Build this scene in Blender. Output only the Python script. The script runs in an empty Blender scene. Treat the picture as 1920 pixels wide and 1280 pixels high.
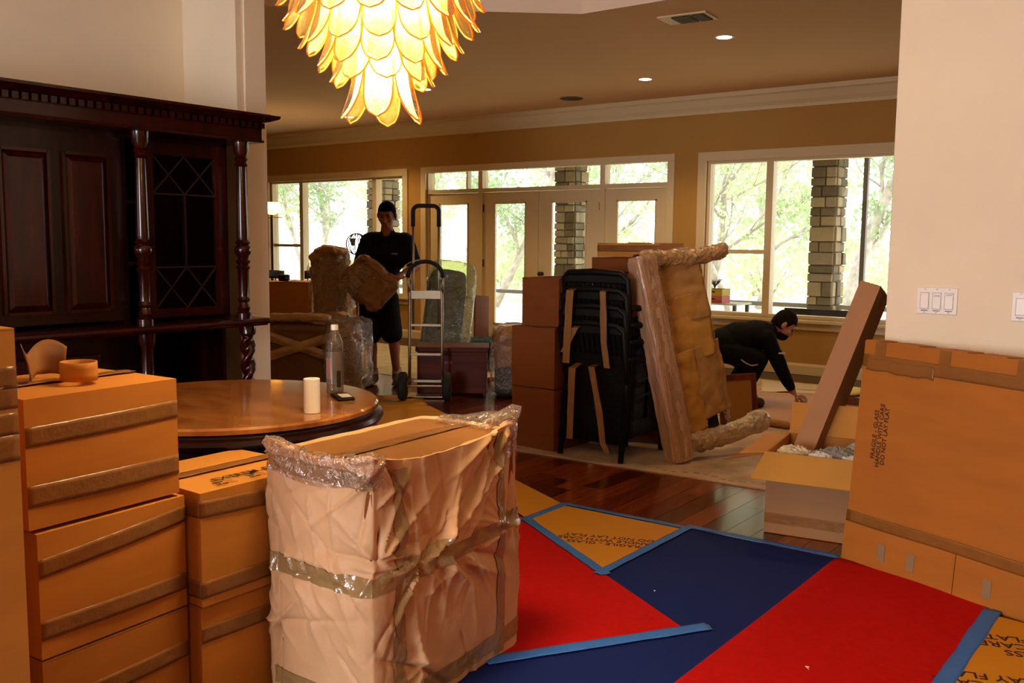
import bpy, bmesh, math, random
from mathutils import Vector, Matrix, noise
random.seed(7)
SC = bpy.context.scene
COL = SC.collection
PI = math.pi

# ------------------------------------------------------------------ camera
F_PX, PITCH, ROLL, YAW, EYE = 1765.7, 0.10457, 0.0093, 0.64716, 1.40
cam_d = bpy.data.cameras.new('camera')
cam = bpy.data.objects.new('camera', cam_d); COL.objects.link(cam)
cam_d.sensor_width = 36.0; cam_d.lens = 36.0 * F_PX / 1920.0
cam_d.clip_start = 0.05; cam_d.clip_end = 300
_f = Vector((-math.sin(YAW), math.cos(YAW), 0)); _r = Vector((math.cos(YAW), math.sin(YAW), 0)); _u = Vector((0, 0, 1))
_w = _f * math.cos(PITCH) - _u * math.sin(PITCH); _v = _u * math.cos(PITCH) + _f * math.sin(PITCH)
_r3 = _r * math.cos(ROLL) + _v * math.sin(ROLL); _u3 = -_r * math.sin(ROLL) + _v * math.cos(ROLL)
m3 = Matrix((_r3, _u3, -_w)).transposed()
cam.matrix_world = Matrix.Translation((0, 0, EYE)) @ m3.to_4x4()
SC.camera = cam

# ------------------------------------------------------------------ world, sun, exposure
W = bpy.data.worlds.new('world'); SC.world = W; W.use_nodes = True
nt = W.node_tree; nt.nodes.clear()
wo = nt.nodes.new('ShaderNodeOutputWorld'); bg = nt.nodes.new('ShaderNodeBackground')
bg.inputs['Color'].default_value = (0.93, 0.97, 1.0, 1); bg.inputs['Strength'].default_value = 2.6
nt.links.new(bg.outputs[0], wo.inputs[0])

def lamp(name, kind, loc, energy, color=(1, 1, 1), rot=(0, 0, 0), **kw):
    d = bpy.data.lights.new(name, kind); d.energy = energy; d.color = color
    for k, v in kw.items(): setattr(d, k, v)
    o = bpy.data.objects.new(name, d); COL.objects.link(o); o.location = loc; o.rotation_euler = rot
    return o
lamp('sun', 'SUN', (0, 30, 30), 3.6, (1.0, 0.96, 0.9), (math.radians(-48), 0, math.radians(-25)), angle=0.02)
# daylight through the dining-room window behind the camera
lamp('dining_window_daylight', 'AREA', (-1.5, -4.95, 1.55), 165, (0.98, 0.97, 1.0), (math.radians(90), 0, 0), shape='RECTANGLE', size=2.4, size_y=1.6)

SC.view_settings.view_transform = 'Standard'
SC.view_settings.look = 'None'
SC.view_settings.gamma = 1.0
SC.view_settings.use_curve_mapping = False
SC.view_settings.exposure = 0.85
SC.cycles.use_denoising = True
SC.cycles.max_bounces = 10; SC.cycles.transparent_max_bounces = 24
SC.cycles.sample_clamp_indirect = 6.0
SC.cycles.caustics_reflective = False; SC.cycles.caustics_refractive = False

# ------------------------------------------------------------------ materials
def lin(c):
    if isinstance(c, str): c = tuple(int(c[i:i + 2], 16) / 255 for i in (0, 2, 4))
    return tuple(x / 12.92 if x <= 0.04045 else ((x + 0.055) / 1.055) ** 2.4 for x in c)
MATS = {}
def mat(name, col, rough=0.6, metal=0.0, var=0.0, vscale=4.0, bump=0.0, bscale=60.0, coat=0.0, coat_bump=0.0, cscale=14.0, spec=0.5,
        stretch=(1, 1, 1), col2=None, detail=4.0, translucent=0.0):
    if name in MATS: return MATS[name]
    m = bpy.data.materials.new(name); MATS[name] = m; m.use_nodes = True
    t = m.node_tree; t.nodes.clear(); N = t.nodes.new; L = t.links.new
    out = N('ShaderNodeOutputMaterial'); b = N('ShaderNodeBsdfPrincipled'); L(b.outputs[0], out.inputs[0])
    b.inputs['Roughness'].default_value = rough; b.inputs['Metallic'].default_value = metal
    b.inputs['Specular IOR Level'].default_value = spec
    c = lin(col); b.inputs['Base Color'].default_value = (*c, 1)
    co = N('ShaderNodeTexCoord'); mp = N('ShaderNodeMapping'); L(co.outputs['Object'], mp.inputs[0]); mp.inputs['Scale'].default_value = stretch
    if var or col2:
        n = N('ShaderNodeTexNoise'); n.inputs['Scale'].default_value = vscale; n.inputs['Detail'].default_value = detail; L(mp.outputs[0], n.inputs[0])
        r = N('ShaderNodeValToRGB'); L(n.outputs['Fac'], r.inputs[0])
        d = lin(col2) if col2 else tuple(x * (1 - var) for x in c)
        e = c if col2 else tuple(min(1, x * (1 + var)) for x in c)
        r.color_ramp.elements[0].position = 0.32; r.color_ramp.elements[1].position = 0.68
        r.color_ramp.elements[0].color = (*d, 1); r.color_ramp.elements[1].color = (*e, 1)
        L(r.outputs[0], b.inputs['Base Color'])
    if bump:
        n2 = N('ShaderNodeTexNoise'); n2.inputs['Scale'].default_value = bscale; n2.inputs['Detail'].default_value = 3; L(mp.outputs[0], n2.inputs[0])
        bp = N('ShaderNodeBump'); bp.inputs['Strength'].default_value = bump; bp.inputs['Distance'].default_value = 0.02
        L(n2.outputs['Fac'], bp.inputs['Height']); L(bp.outputs[0], b.inputs['Normal'])
    if coat:
        b.inputs['Coat Weight'].default_value = coat; b.inputs['Coat Roughness'].default_value = 0.12
        n3 = N('ShaderNodeTexNoise'); n3.inputs['Scale'].default_value = cscale; n3.inputs['Detail'].default_value = 5; n3.inputs['Distortion'].default_value = 1.5; L(mp.outputs[0], n3.inputs[0])
        b3 = N('ShaderNodeBump'); b3.inputs['Strength'].default_value = coat_bump; b3.inputs['Distance'].default_value = 0.05
        L(n3.outputs['Fac'], b3.inputs['Height']); L(b3.outputs[0], b.inputs['Coat Normal'])
    if translucent:
        tr = N('ShaderNodeBsdfTranslucent'); tr.inputs[0].default_value = (*c, 1); mx = N('ShaderNodeMixShader'); mx.inputs[0].default_value = translucent
        L(b.outputs[0], mx.inputs[1]); L(tr.outputs[0], mx.inputs[2]); L(mx.outputs[0], out.inputs[0])
    return m
def emit(name, col, strength):
    if name in MATS: return MATS[name]
    m = bpy.data.materials.new(name); MATS[name] = m; m.use_nodes = True
    t = m.node_tree; t.nodes.clear(); out = t.nodes.new('ShaderNodeOutputMaterial'); e = t.nodes.new('ShaderNodeEmission')
    e.inputs[0].default_value = (*lin(col), 1); e.inputs[1].default_value = strength; t.links.new(e.outputs[0], out.inputs[0]); return m
def film(name, col=(1, 1, 1), gloss=0.25, rough=0.1, bump=0.6, bscale=25, tint=0.0, stretch=(1, 1, 1)):
    """clear sheet: mostly transparent with glossy, wrinkled reflections and a little milky scatter"""
    if name in MATS: return MATS[name]
    m = bpy.data.materials.new(name); MATS[name] = m; m.use_nodes = True
    t = m.node_tree; t.nodes.clear(); N = t.nodes.new; L = t.links.new
    out = N('ShaderNodeOutputMaterial'); tr = N('ShaderNodeBsdfTransparent'); gl = N('ShaderNodeBsdfGlossy'); df = N('ShaderNodeBsdfDiffuse'); tl = N('ShaderNodeBsdfTranslucent')
    tr.inputs[0].default_value = (*lin(col), 1); gl.inputs['Roughness'].default_value = rough
    df.inputs[0].default_value = (*lin(col), 1); tl.inputs[0].default_value = (*lin(col), 1)
    a = N('ShaderNodeMixShader'); a.inputs[0].default_value = 0.5; L(df.outputs[0], a.inputs[1]); L(tl.outputs[0], a.inputs[2])
    b2 = N('ShaderNodeMixShader'); b2.inputs[0].default_value = tint; L(tr.outputs[0], b2.inputs[1]); L(a.outputs[0], b2.inputs[2])
    fr = N('ShaderNodeLayerWeight'); fr.inputs[0].default_value = 0.5
    pw = N('ShaderNodeMath'); pw.operation = 'POWER'; pw.inputs[1].default_value = 5.0; L(fr.outputs['Facing'], pw.inputs[0])
    ad = N('ShaderNodeMath'); ad.operation = 'ADD'; ad.inputs[1].default_value = gloss + 0.03; ad.use_clamp = True; L(pw.outputs[0], ad.inputs[0])
    mx = N('ShaderNodeMixShader'); L(ad.outputs[0], mx.inputs[0]); L(b2.outputs[0], mx.inputs[1]); L(gl.outputs[0], mx.inputs[2]); L(mx.outputs[0], out.inputs[0])
    if bump:
        co = N('ShaderNodeTexCoord'); mp = N('ShaderNodeMapping'); mp.inputs['Scale'].default_value = stretch; L(co.outputs['Object'], mp.inputs[0])
        n = N('ShaderNodeTexNoise'); n.inputs['Scale'].default_value = bscale; n.inputs['Detail'].default_value = 4; n.inputs['Distortion'].default_value = 1.2; L(mp.outputs[0], n.inputs[0])
        bp = N('ShaderNodeBump'); bp.inputs['Strength'].default_value = bump; bp.inputs['Distance'].default_value = 0.03; L(n.outputs['Fac'], bp.inputs['Height']); L(bp.outputs[0], gl.inputs['Normal']); L(bp.outputs[0], fr.inputs['Normal'])
    return m
def wood_mat(name, c1, c2, rough=0.3, stretch=(14, 1.0, 14), coat=0.0, spec=0.5):
    if name in MATS: return MATS[name]
    m = mat(name, c1, rough, col2=c2, vscale=2.2, stretch=stretch, detail=6, spec=spec)
    b = [n for n in m.node_tree.nodes if n.type == 'BSDF_PRINCIPLED'][0]; b.inputs['Coat Weight'].default_value = coat; b.inputs['Coat Roughness'].default_value = 0.12
    return m

# ------------------------------------------------------------------ mesh helpers
def rotz(a): return Matrix.Rotation(a, 4, 'Z')
class MB:
    def __init__(s): s.v = []; s.f = []; s.mi = []; s.cur = 0
    def add(s, vs, fs):
        o = len(s.v); s.v += [Vector(p) for p in vs]; s.f += [tuple(i + o for i in f) for f in fs]; s.mi += [s.cur] * len(fs); return s
    def box(s, lo, hi, M=None):
        x0, y0, z0 = lo; x1, y1, z1 = hi
        vs = [Vector(p) for p in ((x0, y0, z0), (x1, y0, z0), (x1, y1, z0), (x0, y1, z0), (x0, y0, z1), (x1, y0, z1), (x1, y1, z1), (x0, y1, z1))]
        if M: vs = [M @ p for p in vs]
        return s.add(vs, [(0, 3, 2, 1), (4, 5, 6, 7), (0, 1, 5, 4), (1, 2, 6, 5), (2, 3, 7, 6), (3, 0, 4, 7)])
    def bar(s, a, b, w, h, up=(0, 0, 1)):
        a, b = Vector(a), Vector(b); d = b - a; l = d.length; d.normalize(); up = Vector(up); x = d.cross(up)
        if x.length < 1e-4: x = d.cross(Vector((0, 1, 0)))
        x.normalize(); y = x.cross(d)
        M = Matrix(((x.x, d.x, y.x, a.x), (x.y, d.y, y.y, a.y), (x.z, d.z, y.z, a.z), (0, 0, 0, 1)))
        return s.box((-w / 2, 0, -h / 2), (w / 2, l, h / 2), M)
    def tube(s, pts, r, n=8, cap=True):
        pts = [Vector(p) for p in pts]; k = len(pts); rs = r if isinstance(r, (list, tuple)) else [r] * k
        vs = []; prev = None
        for i, p in enumerate(pts):
            d = (pts[min(i + 1, k - 1)] - pts[max(i - 1, 0)])
            if d.length < 1e-9: d = Vector((0, 0, 1))
            d.normalize()
            if prev is None:
                x = d.cross(Vector((0, 0, 1)));
                if x.length < 1e-3: x = d.cross(Vector((1, 0, 0)))
            else: x = prev - d * prev.dot(d)
            x.normalize(); prev = x; y = d.cross(x)
            vs += [p + (x * math.cos(2 * PI * j / n) + y * math.sin(2 * PI * j / n)) * rs[i] for j in range(n)]
        fs = [(i * n + j, i * n + (j + 1) % n, (i + 1) * n + (j + 1) % n, (i + 1) * n + j) for i in range(k - 1) for j in range(n)]
        if cap: fs += [tuple(range(n))[::-1], tuple((k - 1) * n + j for j in range(n))]
        return s.add(vs, fs)
    def lathe(s, prof, n=20, c=(0, 0, 0), cap=True, M=None):
        c = Vector(c); vs = []
        for r, z in prof: vs += [Vector((r * math.cos(2 * PI * j / n), r * math.sin(2 * PI * j / n), z)) for j in range(n)]
        if M: vs = [M @ p for p in vs]
        vs = [p + c for p in vs]; k = len(prof)
        fs = [(i * n + j, i * n + (j + 1) % n, (i + 1) * n + (j + 1) % n, (i + 1) * n + j) for i in range(k - 1) for j in range(n)]
        if cap: fs += [tuple(range(n))[::-1], tuple((k - 1) * n + j for j in range(n))]
        return s.add(vs, fs)
    def ell(s, c, r, n=16, m=10, M=None):
        r = r if isinstance(r, (list, tuple)) else (r, r, r)
        vs = []
        for i in range(m + 1):
            th = PI * i / m
            for j in range(n):
                a = 2 * PI * j / n; p = Vector((r[0] * math.sin(th) * math.cos(a), r[1] * math.sin(th) * math.sin(a), -r[2] * math.cos(th)))
                if M: p = M @ p
                vs.append(p + Vector(c))
        fs = [(i * n + j, i * n + (j + 1) % n, (i + 1) * n + (j + 1) % n, (i + 1) * n + j) for i in range(m) for j in range(n)]
        return s.add(vs, fs)
    def cone(s, a, ra, b, rb, n=14):
        """tapered capsule"""
        a, b = Vector(a), Vector(b); d = (b - a); l = d.length; d.normalize()
        pts = []; rs = []
        for i in range(5): t = PI / 2 * i / 4; pts.append(a - d * ra * math.cos(t)); rs.append(max(1e-4, ra * math.sin(t)))
        for i in range(5): t = PI / 2 * i / 4; pts.append(b + d * rb * math.sin(t)); rs.append(max(1e-4, rb * math.cos(t)))
        return s.tube(pts, rs, n)
    def prism(s, poly, z0, z1):
        n = len(poly); vs = [(p[0], p[1], z0) for p in poly] + [(p[0], p[1], z1) for p in poly]
        return s.add(vs, [tuple(range(n))[::-1], tuple(range(n, 2 * n))] + [(i, (i + 1) % n, n + (i + 1) % n, n + i) for i in range(n)])
    def grid(s, fn, nu, nv, cu=False):
        vs = [fn(i / (nu if cu else nu - 1), j / (nv - 1)) for j in range(nv) for i in range(nu)]
        fs = [(j * nu + i, j * nu + (i + 1) % nu, (j + 1) * nu + (i + 1) % nu, (j + 1) * nu + i) for j in range(nv - 1) for i in range(nu if cu else nu - 1)]
        return s.add(vs, fs)
    def extr(s, poly, p0, ax, ay, vec):
        """polygon in the plane (ax, ay) at p0, pushed along vec"""
        p0, ax, ay, vec = Vector(p0), Vector(ax), Vector(ay), Vector(vec); n = len(poly)
        a = [p0 + ax * u + ay * w for u, w in poly]
        return s.add(a + [p + vec for p in a], [tuple(range(n))[::-1], tuple(range(n, 2 * n))] + [(i, (i + 1) % n, n + (i + 1) % n, n + i) for i in range(n)])
    def obj(s, name, m, parent=None, smooth=False, bevel=0.0, world=True, solid=0.0, mats=None, auto=None):
        if parent is not None and world:
            inv = parent.matrix_basis.inverted(); g = parent.parent
            chain = inv
            if g is not None: chain = inv @ g.matrix_basis.inverted()
            vs = [chain @ p for p in s.v]
        else: vs = s.v
        me = bpy.data.meshes.new(name); me.from_pydata([tuple(p) for p in vs], [], s.f)
        bm = bmesh.new(); bm.from_mesh(me)
        bmesh.ops.recalc_face_normals(bm, faces=bm.faces); bm.to_mesh(me); bm.free()
        for x in (mats or [m]): me.materials.append(x if not isinstance(x, str) else MATS[x])
        if mats: me.polygons.foreach_set('material_index', s.mi)
        if smooth: me.polygons.foreach_set('use_smooth', [True] * len(me.polygons))
        o = bpy.data.objects.new(name, me); COL.objects.link(o)
        if parent is not None: o.parent = parent
        if auto is not None and smooth: 
            try: me.set_sharp_from_angle(angle=math.radians(auto))
            except Exception: pass
        if solid:
            md = o.modifiers.new('thickness', 'SOLIDIFY'); md.thickness = solid; md.offset = -1
        if bevel:
            md = o.modifiers.new('edge', 'BEVEL'); md.width = bevel; md.segments = 2; md.limit_method = 'ANGLE'
        return o
def tag(o, label=None, cat=None, group=None, kind=None):
    if label: o['label'] = label
    if cat: o['category'] = cat
    if group: o['group'] = group
    if kind: o['kind'] = kind
    return o
def thing(name, label, cat, loc=(0, 0, 0), rz=0.0, group=None, kind=None):
    o = bpy.data.objects.new(name, None); COL.objects.link(o); o.empty_display_size = 0.1
    o.location = loc; o.rotation_euler = (0, 0, rz); o.matrix_basis = Matrix.Translation(loc) @ rotz(rz)
    return tag(o, label, cat, group, kind)
def struct(name, mb, m, parent=None, **k):
    o = mb.obj(name, m, parent, **k)
    if parent is None: o['kind'] = 'structure'
    return o
def B(lo, hi, M=None): return MB().box(lo, hi, M)
def nz(p, s=1.0): return noise.noise(Vector(p) * s)
def baked(o):
    """replace an object's mesh by its evaluated (modified) mesh"""
    dg = bpy.context.evaluated_depsgraph_get(); ev = o.evaluated_get(dg)
    me = bpy.data.meshes.new_from_object(ev); o.modifiers.clear(); o.data = me; return o
def lettering(parent, text, size, M, m, align='CENTER', spacing=1.0, name='lettering'):
    cu = bpy.data.curves.new('lettering', 'FONT'); cu.body = text; cu.size = size; cu.align_x = align; cu.space_line = spacing; cu.extrude = 0.0004; cu.offset = size * 0.012; cu.resolution_u = 2
    o = bpy.data.objects.new(name, cu); COL.objects.link(o)
    dg = bpy.context.evaluated_depsgraph_get(); me = bpy.data.meshes.new_from_object(o.evaluated_get(dg)); bpy.data.objects.remove(o)
    me.materials.clear(); me.materials.append(m); o = bpy.data.objects.new(name, me); COL.objects.link(o)
    if parent is not None: o.parent = parent
    o.matrix_local = M; return o

# ------------------------------------------------------------------ shared materials
WALL = mat('wall_paint', 'F5E6CC', 0.85, var=0.03, vscale=2, bump=0.05, bscale=220)
LIVWALL = mat('living_wall_toned', 'BE9048', 0.85, var=0.03, vscale=2, bump=0.05, bscale=220)  # wall colour with the dim room's orange shadow tone put into it
CEIL = mat('ceiling_toned', 'DEB480', 0.9, bump=0.08, bscale=160)  # warmed as well, the same orange shadow tone mixed in
TRAYM = mat('tray_paint', 'F0D8C0', 0.9)
TRIM = mat('trim_paint', 'E6D0A4', 0.45)
FLOORM = mat('floor_underlay', '4A2412', 0.35, col2='351608', vscale=3, stretch=(8, 0.6, 8))
PLANKS = [wood_mat('plank_wood_%d' % i, a, b, 0.24, (16, 1.2, 16), 0.25) for i, (a, b) in enumerate((('6A2206', '3E1004'), ('78300A', '4A1606'), ('561A05', '300C02'), ('924010', '5C2006')))]
GLASS = film('window_glass', (1, 1, 1), 0.0, 0.0, 0.0)
DARKW = wood_mat('dark_mahogany', '240602', '120200', 0.28, (10, 10, 1.2), 0.2, 0.3)
DARKW2 = wood_mat('red_mahogany', '3C0B03', '1C0401', 0.25, (10, 10, 1.2), 0.3, 0.35)
CABGLASS = film('cabinet_glass', (0.42, 0.42, 0.36), 0.06, 0.03, 0.0)
INK = mat('printing_ink', '2A1608', 0.8)
MARK = mat('marker_ink', '17100C', 0.7)
def cardm(i): return mat('cardboard_%d' % i, ['C07C2C', 'BC7424', 'A8641C', 'C68434', '783E0C'][i % 5], 0.72, var=0.06, vscale=2.5, bump=0.06, bscale=180, stretch=(1, 1, 6), spec=0.35)  # last tone has the shade over the chair-side stack put into it
CARDIN = mat('cardboard_inside', 'A86A2C', 0.8, var=0.05, vscale=3, spec=0.3)
TAPE = mat('packing_tape', '865626', 0.3, var=0.1, vscale=9, bump=0.15, bscale=30, spec=0.4)
PAPER = mat('kraft_paper', 'D6A87C', 0.55, var=0.07, vscale=3, bump=0.12, bscale=26, spec=0.4)
PAPERD = mat('kraft_paper_dark', 'A87840', 0.6, var=0.12, vscale=4, bump=0.3, bscale=14, spec=0.4)
WRAPPED = mat('wrapped_kraft', '9A6C38', 0.6, var=0.18, vscale=5, bump=0.3, bscale=12, coat=1.0, coat_bump=1.0, cscale=9)
FILM = film('stretch_film', (1.0, 0.96, 0.9), 0.10, 0.08, 1.0, 22, 0.05)
FILMM = film('milky_film', (1.0, 0.95, 0.9), 0.22, 0.07, 1.0, 26, 0.10)
BLACK = mat('black_plastic', '080706', 0.5, spec=0.25)
RUBBER = mat('black_rubber', '121110', 0.8)
ALU = mat('brushed_aluminium', 'A0937E', 0.45, 1.0)
WHITE = mat('white_plastic', 'EDE4DC', 0.35)

# ------------------------------------------------------------------ the setting
CZ = 3.07
struct('floor', MB().prism([(-14, -5.1), (3.6, -5.1), (3.6, 10.0), (-14, 10.0)], -0.12, 0.0), FLOORM)
floor = bpy.data.objects['floor']
PW = 0.127; nrow = 0
meshes = {}
for i in range(48):
    x0 = -7.2 + i * PW; y = 3.95 - random.random() * 1.0
    y_end = 7.4 if x0 < -3.9 else 5.3
    while y < y_end:
        L_ = random.choice((0.7, 0.95, 1.2, 1.45)); k = (L_, random.randrange(4))
        if y + L_ > 3.9:
            if k not in meshes:
                o = B((0.0012, 0.0012, 0), (PW - 0.0012, L_ - 0.0012, 0.003)).obj('plank', PLANKS[k[1]], floor, bevel=0.0009, world=False); meshes[k] = o.data
            else:
                o = bpy.data.objects.new('plank', meshes[k]); COL.objects.link(o); o.parent = floor
            o.location = (x0, y, 0)
        y += L_
# back wall with two windows and the door unit
LW, RW = -12.55, -4.8
wb = MB()
Y0, Y1 = 10.0, 10.18
def wall_box(x0, x1, z0, z1): wb.box((x0, Y0, z0), (x1, Y1, z1))
wall_box(-14, LW, 0, CZ); wall_box(LW, LW + 3.0, 0, 0.6); wall_box(LW, LW + 3.0, 2.34, CZ)
wall_box(LW + 3.0, -9.1, 0, CZ); wall_box(-9.1, -5.29, 2.37, CZ); wall_box(-5.29, RW, 0, CZ)
wall_box(RW, RW + 3.0, 0, 0.6); wall_box(RW, RW + 3.0, 2.34, CZ); wall_box(RW + 3.0, 3.6, 0, CZ)
struct('wall_back', wb, LIVWALL)
struct('wall_left', B((-14.15, 4.2, 0), (-14, 10.18, CZ)), LIVWALL)
struct('wall_right', B((3.6, -5.1, 0), (3.75, 10.18, 3.4)), LIVWALL)
struct('wall_dining_left', B((-5.85, -5.1, 0), (-5.7, 4.06, 3.4)), WALL)
struct('wall_living_front', B((-14, 4.06, 0), (-5.85, 4.2, CZ)), LIVWALL)
pil = struct('pillar', B((-5.7, 3.84, 0), (-5.13, 4.06, 3.4)), WALL, bevel=0.004)
struct('trim_1', B((-5.13, 3.9, 0), (-5.115, 4.06, 3.0)), WALL)
struct('wall_partition', B((-1.2075, 4.38, 0), (3.6, 4.53, 3.4)), WALL, bevel=0.006)
wn = MB()   # wall behind the camera with its window opening
wn.box((-5.85, -5.25, 0), (-2.7, -5.1, 3.4)); wn.box((-.3, -5.25, 0), (3.75, -5.1, 3.4)); wn.box((-2.7, -5.25, 0), (-.3, -5.1, 0.7)); wn.box((-2.7, -5.25, 2.4), (-.3, -5.1, 3.4))
struct('wall_dining_back', wn, WALL)
# ceiling with an octagonal tray
oct_ = [(-3.9, 5.97), (-5.6, 4.5), (-5.6, 0.0), (-3.9, -1.5), (-1.0, -1.5), (0.7, 0.0), (0.7, 4.5), (-1.0, 5.97)]
rect = [(-14.15, 10.18), (-14.15, -5.25), (3.75, -5.25), (3.75, 10.18)]
cb = MB()
vs = [(p[0], p[1], CZ) for p in oct_] + [(p[0], p[1], CZ) for p in rect]
cb.add(vs, [(8, 9, 2, 1), (8, 1, 0), (9, 3, 2), (9, 10, 4, 3), (10, 5, 4), (10, 11, 6, 5), (11, 7, 6), (11, 8, 0, 7)])
struct('ceiling', cb, CEIL)
tb = MB()
vs = [(p[0], p[1], CZ) for p in oct_] + [(p[0], p[1], 3.38) for p in oct_]
tb.add(vs, [(i, (i + 1) % 8, 8 + (i + 1) % 8, 8 + i) for i in range(8)] + [tuple(range(8, 16))])
struct('ceiling_tray', tb, TRAYM)
# crown, baseboard
crown = [(0, 0), (0, -0.205), (-0.02, -0.205), (-0.025, -0.17), (-0.06, -0.13), (-0.10, -0.06), (-0.125, -0.045), (-0.13, 0)]
struct('trim_2', MB().extr(crown, (-14, 10.0, CZ), (0, 1, 0), (0, 0, 1), (17.6, 0, 0)), TRIM)
base = [(0, 0.003), (0, 0.125), (-0.008, 0.125), (-0.014, 0.105), (-0.016, 0.1), (-0.016, 0.003)]
bb = MB()
for a, b in ((-14, -9.2), (-5.19, 3.6)): bb.extr(base, (a, 10.0, 0), (0, 1, 0), (0, 0, 1), (b - a, 0, 0))
struct('baseboard_back', bb, TRIM)

def pane(parent, x0, x1, z0, z1, y=10.09):
    return B((x0, y - 0.003, z0), (x1, y + 0.003, z1)).obj('pane', GLASS, parent)
def window_unit(name, x0):
    w = thing(name, None, None, (x0 + 1.5, 10.09, 0.6), kind='structure')
    X1 = x0 + 3.0
    c = MB()
    c.box((x0 - 0.1, 9.975, 0.6), (x0, 10.0, 2.34)); c.box((X1, 9.975, 0.6), (X1 + 0.1, 10.0, 2.34)); c.box((x0 - 0.1, 9.975, 2.34), (X1 + 0.1, 10.0, 2.44))
    c.obj('casing', TRIM, w, bevel=0.003)
    B((x0 - 0.14, 9.93, 0.565), (X1 + 0.14, 10.06, 0.6)).obj('sill', TRIM, w, bevel=0.005)
    B((x0 - 0.1, 9.98, 0.49), (X1 + 0.1, 9.998, 0.562)).obj('apron', TRIM, w)
    f = MB()
    for a, b in ((x0, x0 + 0.035), (x0 + 0.70, x0 + 0.78), (x0 + 2.34, x0 + 2.42), (X1 - 0.035, X1)): f.box((a, 10.03, 0.6), (b, 10.15, 2.34))
    for a, b in ((x0 + 0.035, x0 + 0.70), (x0 + 0.78, x0 + 2.34), (x0 + 2.42, X1 - 0.035)):
        f.box((a, 10.03, 0.6), (b, 10.15, 0.64)); f.box((a, 10.03, 2.31), (b, 10.15, 2.34))
    f.obj('window_frame', TRIM, w)
    for a, b in ((x0 + 0.035, x0 + 0.70), (x0 + 2.42, X1 - 0.035)):
        s = MB(); s.box((a, 10.05, 1.30), (b, 10.12, 1.345)); so = s.obj('meeting_rail', TRIM, w)
        pane(w, a, b, 0.64, 1.30); pane(w, a, b, 1.345, 2.31)
    pane(w, x0 + 0.78, x0 + 2.34, 0.64, 2.31)
    return w
window_unit('window_1', LW); window_unit('window_2', RW)
BRASS = mat('dark_brass', '4A3318', 0.4, 0.8)
dr = thing('door_1', None, None, (-7.2, 10.09, 0), kind='structure')
c = MB()
c.box((-9.19, 9.975, 0), (-9.1, 10.0, 2.36)); c.box((-5.29, 9.975, 0), (-5.2, 10.0, 2.36)); c.box((-9.19, 9.975, 2.36), (-5.2, 10.0, 2.445))
c.obj('casing', TRIM, dr, bevel=0.003)
f = MB()
for a, b in ((-9.1, -9.085), (-8.17, -8.1), (-6.235, -6.165), (-5.265, -5.25)): f.box((a, 10.02, 0), (b, 10.15, 2.36))
for a, b in ((-9.085, -8.17), (-8.1, -6.235), (-6.165, -5.265)): f.box((a, 10.02, 2.075), (b, 10.15, 2.125))
f.box((-8.40, 10.04, 2.125), (-8.375, 10.12, 2.36))
f.obj('door_frame', TRIM, dr)
for a, b in ((-9.085, -8.17), (-8.1, -6.235), (-6.165, -5.265)): pane(dr, a, b, 2.125, 2.36)
for n, x0, x1, g0, g1 in (('sidelight', -9.085, -8.17, -8.893, -8.367), ('door_leaf', -8.098, -7.185, -7.907, -7.381), ('door_leaf', -7.178, -6.24, -6.979, -6.436), ('sidelight', -6.165, -5.265, -6.005, -5.456)):
    l = MB(); y0, y1 = 10.05, 10.095; z0, z1 = 0.01, 2.07; h0, h1 = 0.3, 1.93
    l.box((x0, y0, z0), (g0, y1, z1)); l.box((g1, y0, z0), (x1, y1, z1)); l.box((g0, y0, z0), (g1, y1, h0)); l.box((g0, y0, h1), (g1, y1, z1))
    lo = l.obj(n, TRIM, dr)
    b_ = MB(); t_ = 0.018
    b_.box((g0, y0 - 0.012, h0), (g0 + t_, y0, h1)); b_.box((g1 - t_, y0 - 0.012, h0), (g1, y0, h1)); b_.box((g0, y0 - 0.012, h0), (g1, y0, h0 + t_)); b_.box((g0, y0 - 0.012, h1 - t_), (g1, y0, h1))
    b_.obj('glazing_bead', TRIM, lo)
    B((g0, 10.07, h0), (g1, 10.075, h1)).obj('pane', GLASS, lo)
for x in (-8.1, -6.24):
    for z in (0.25, 1.12, 1.86): B((x - 0.012, 10.035, z - 0.05), (x + 0.012, 10.05, z + 0.05)).obj('hinge', BRASS, dr)
k = MB(); k.lathe([(0.028, 0), (0.028, 0.008), (0.012, 0.012), (0.012, 0.04), (0.026, 0.05), (0.03, 0.065), (0.022, 0.08), (0.001, 0.084)], 14, (-7.115, 10.05, 1.0), M=Matrix.Rotation(PI / 2, 4, 'X'))
k.obj('door_knob', BRASS, dr, smooth=True)

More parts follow.
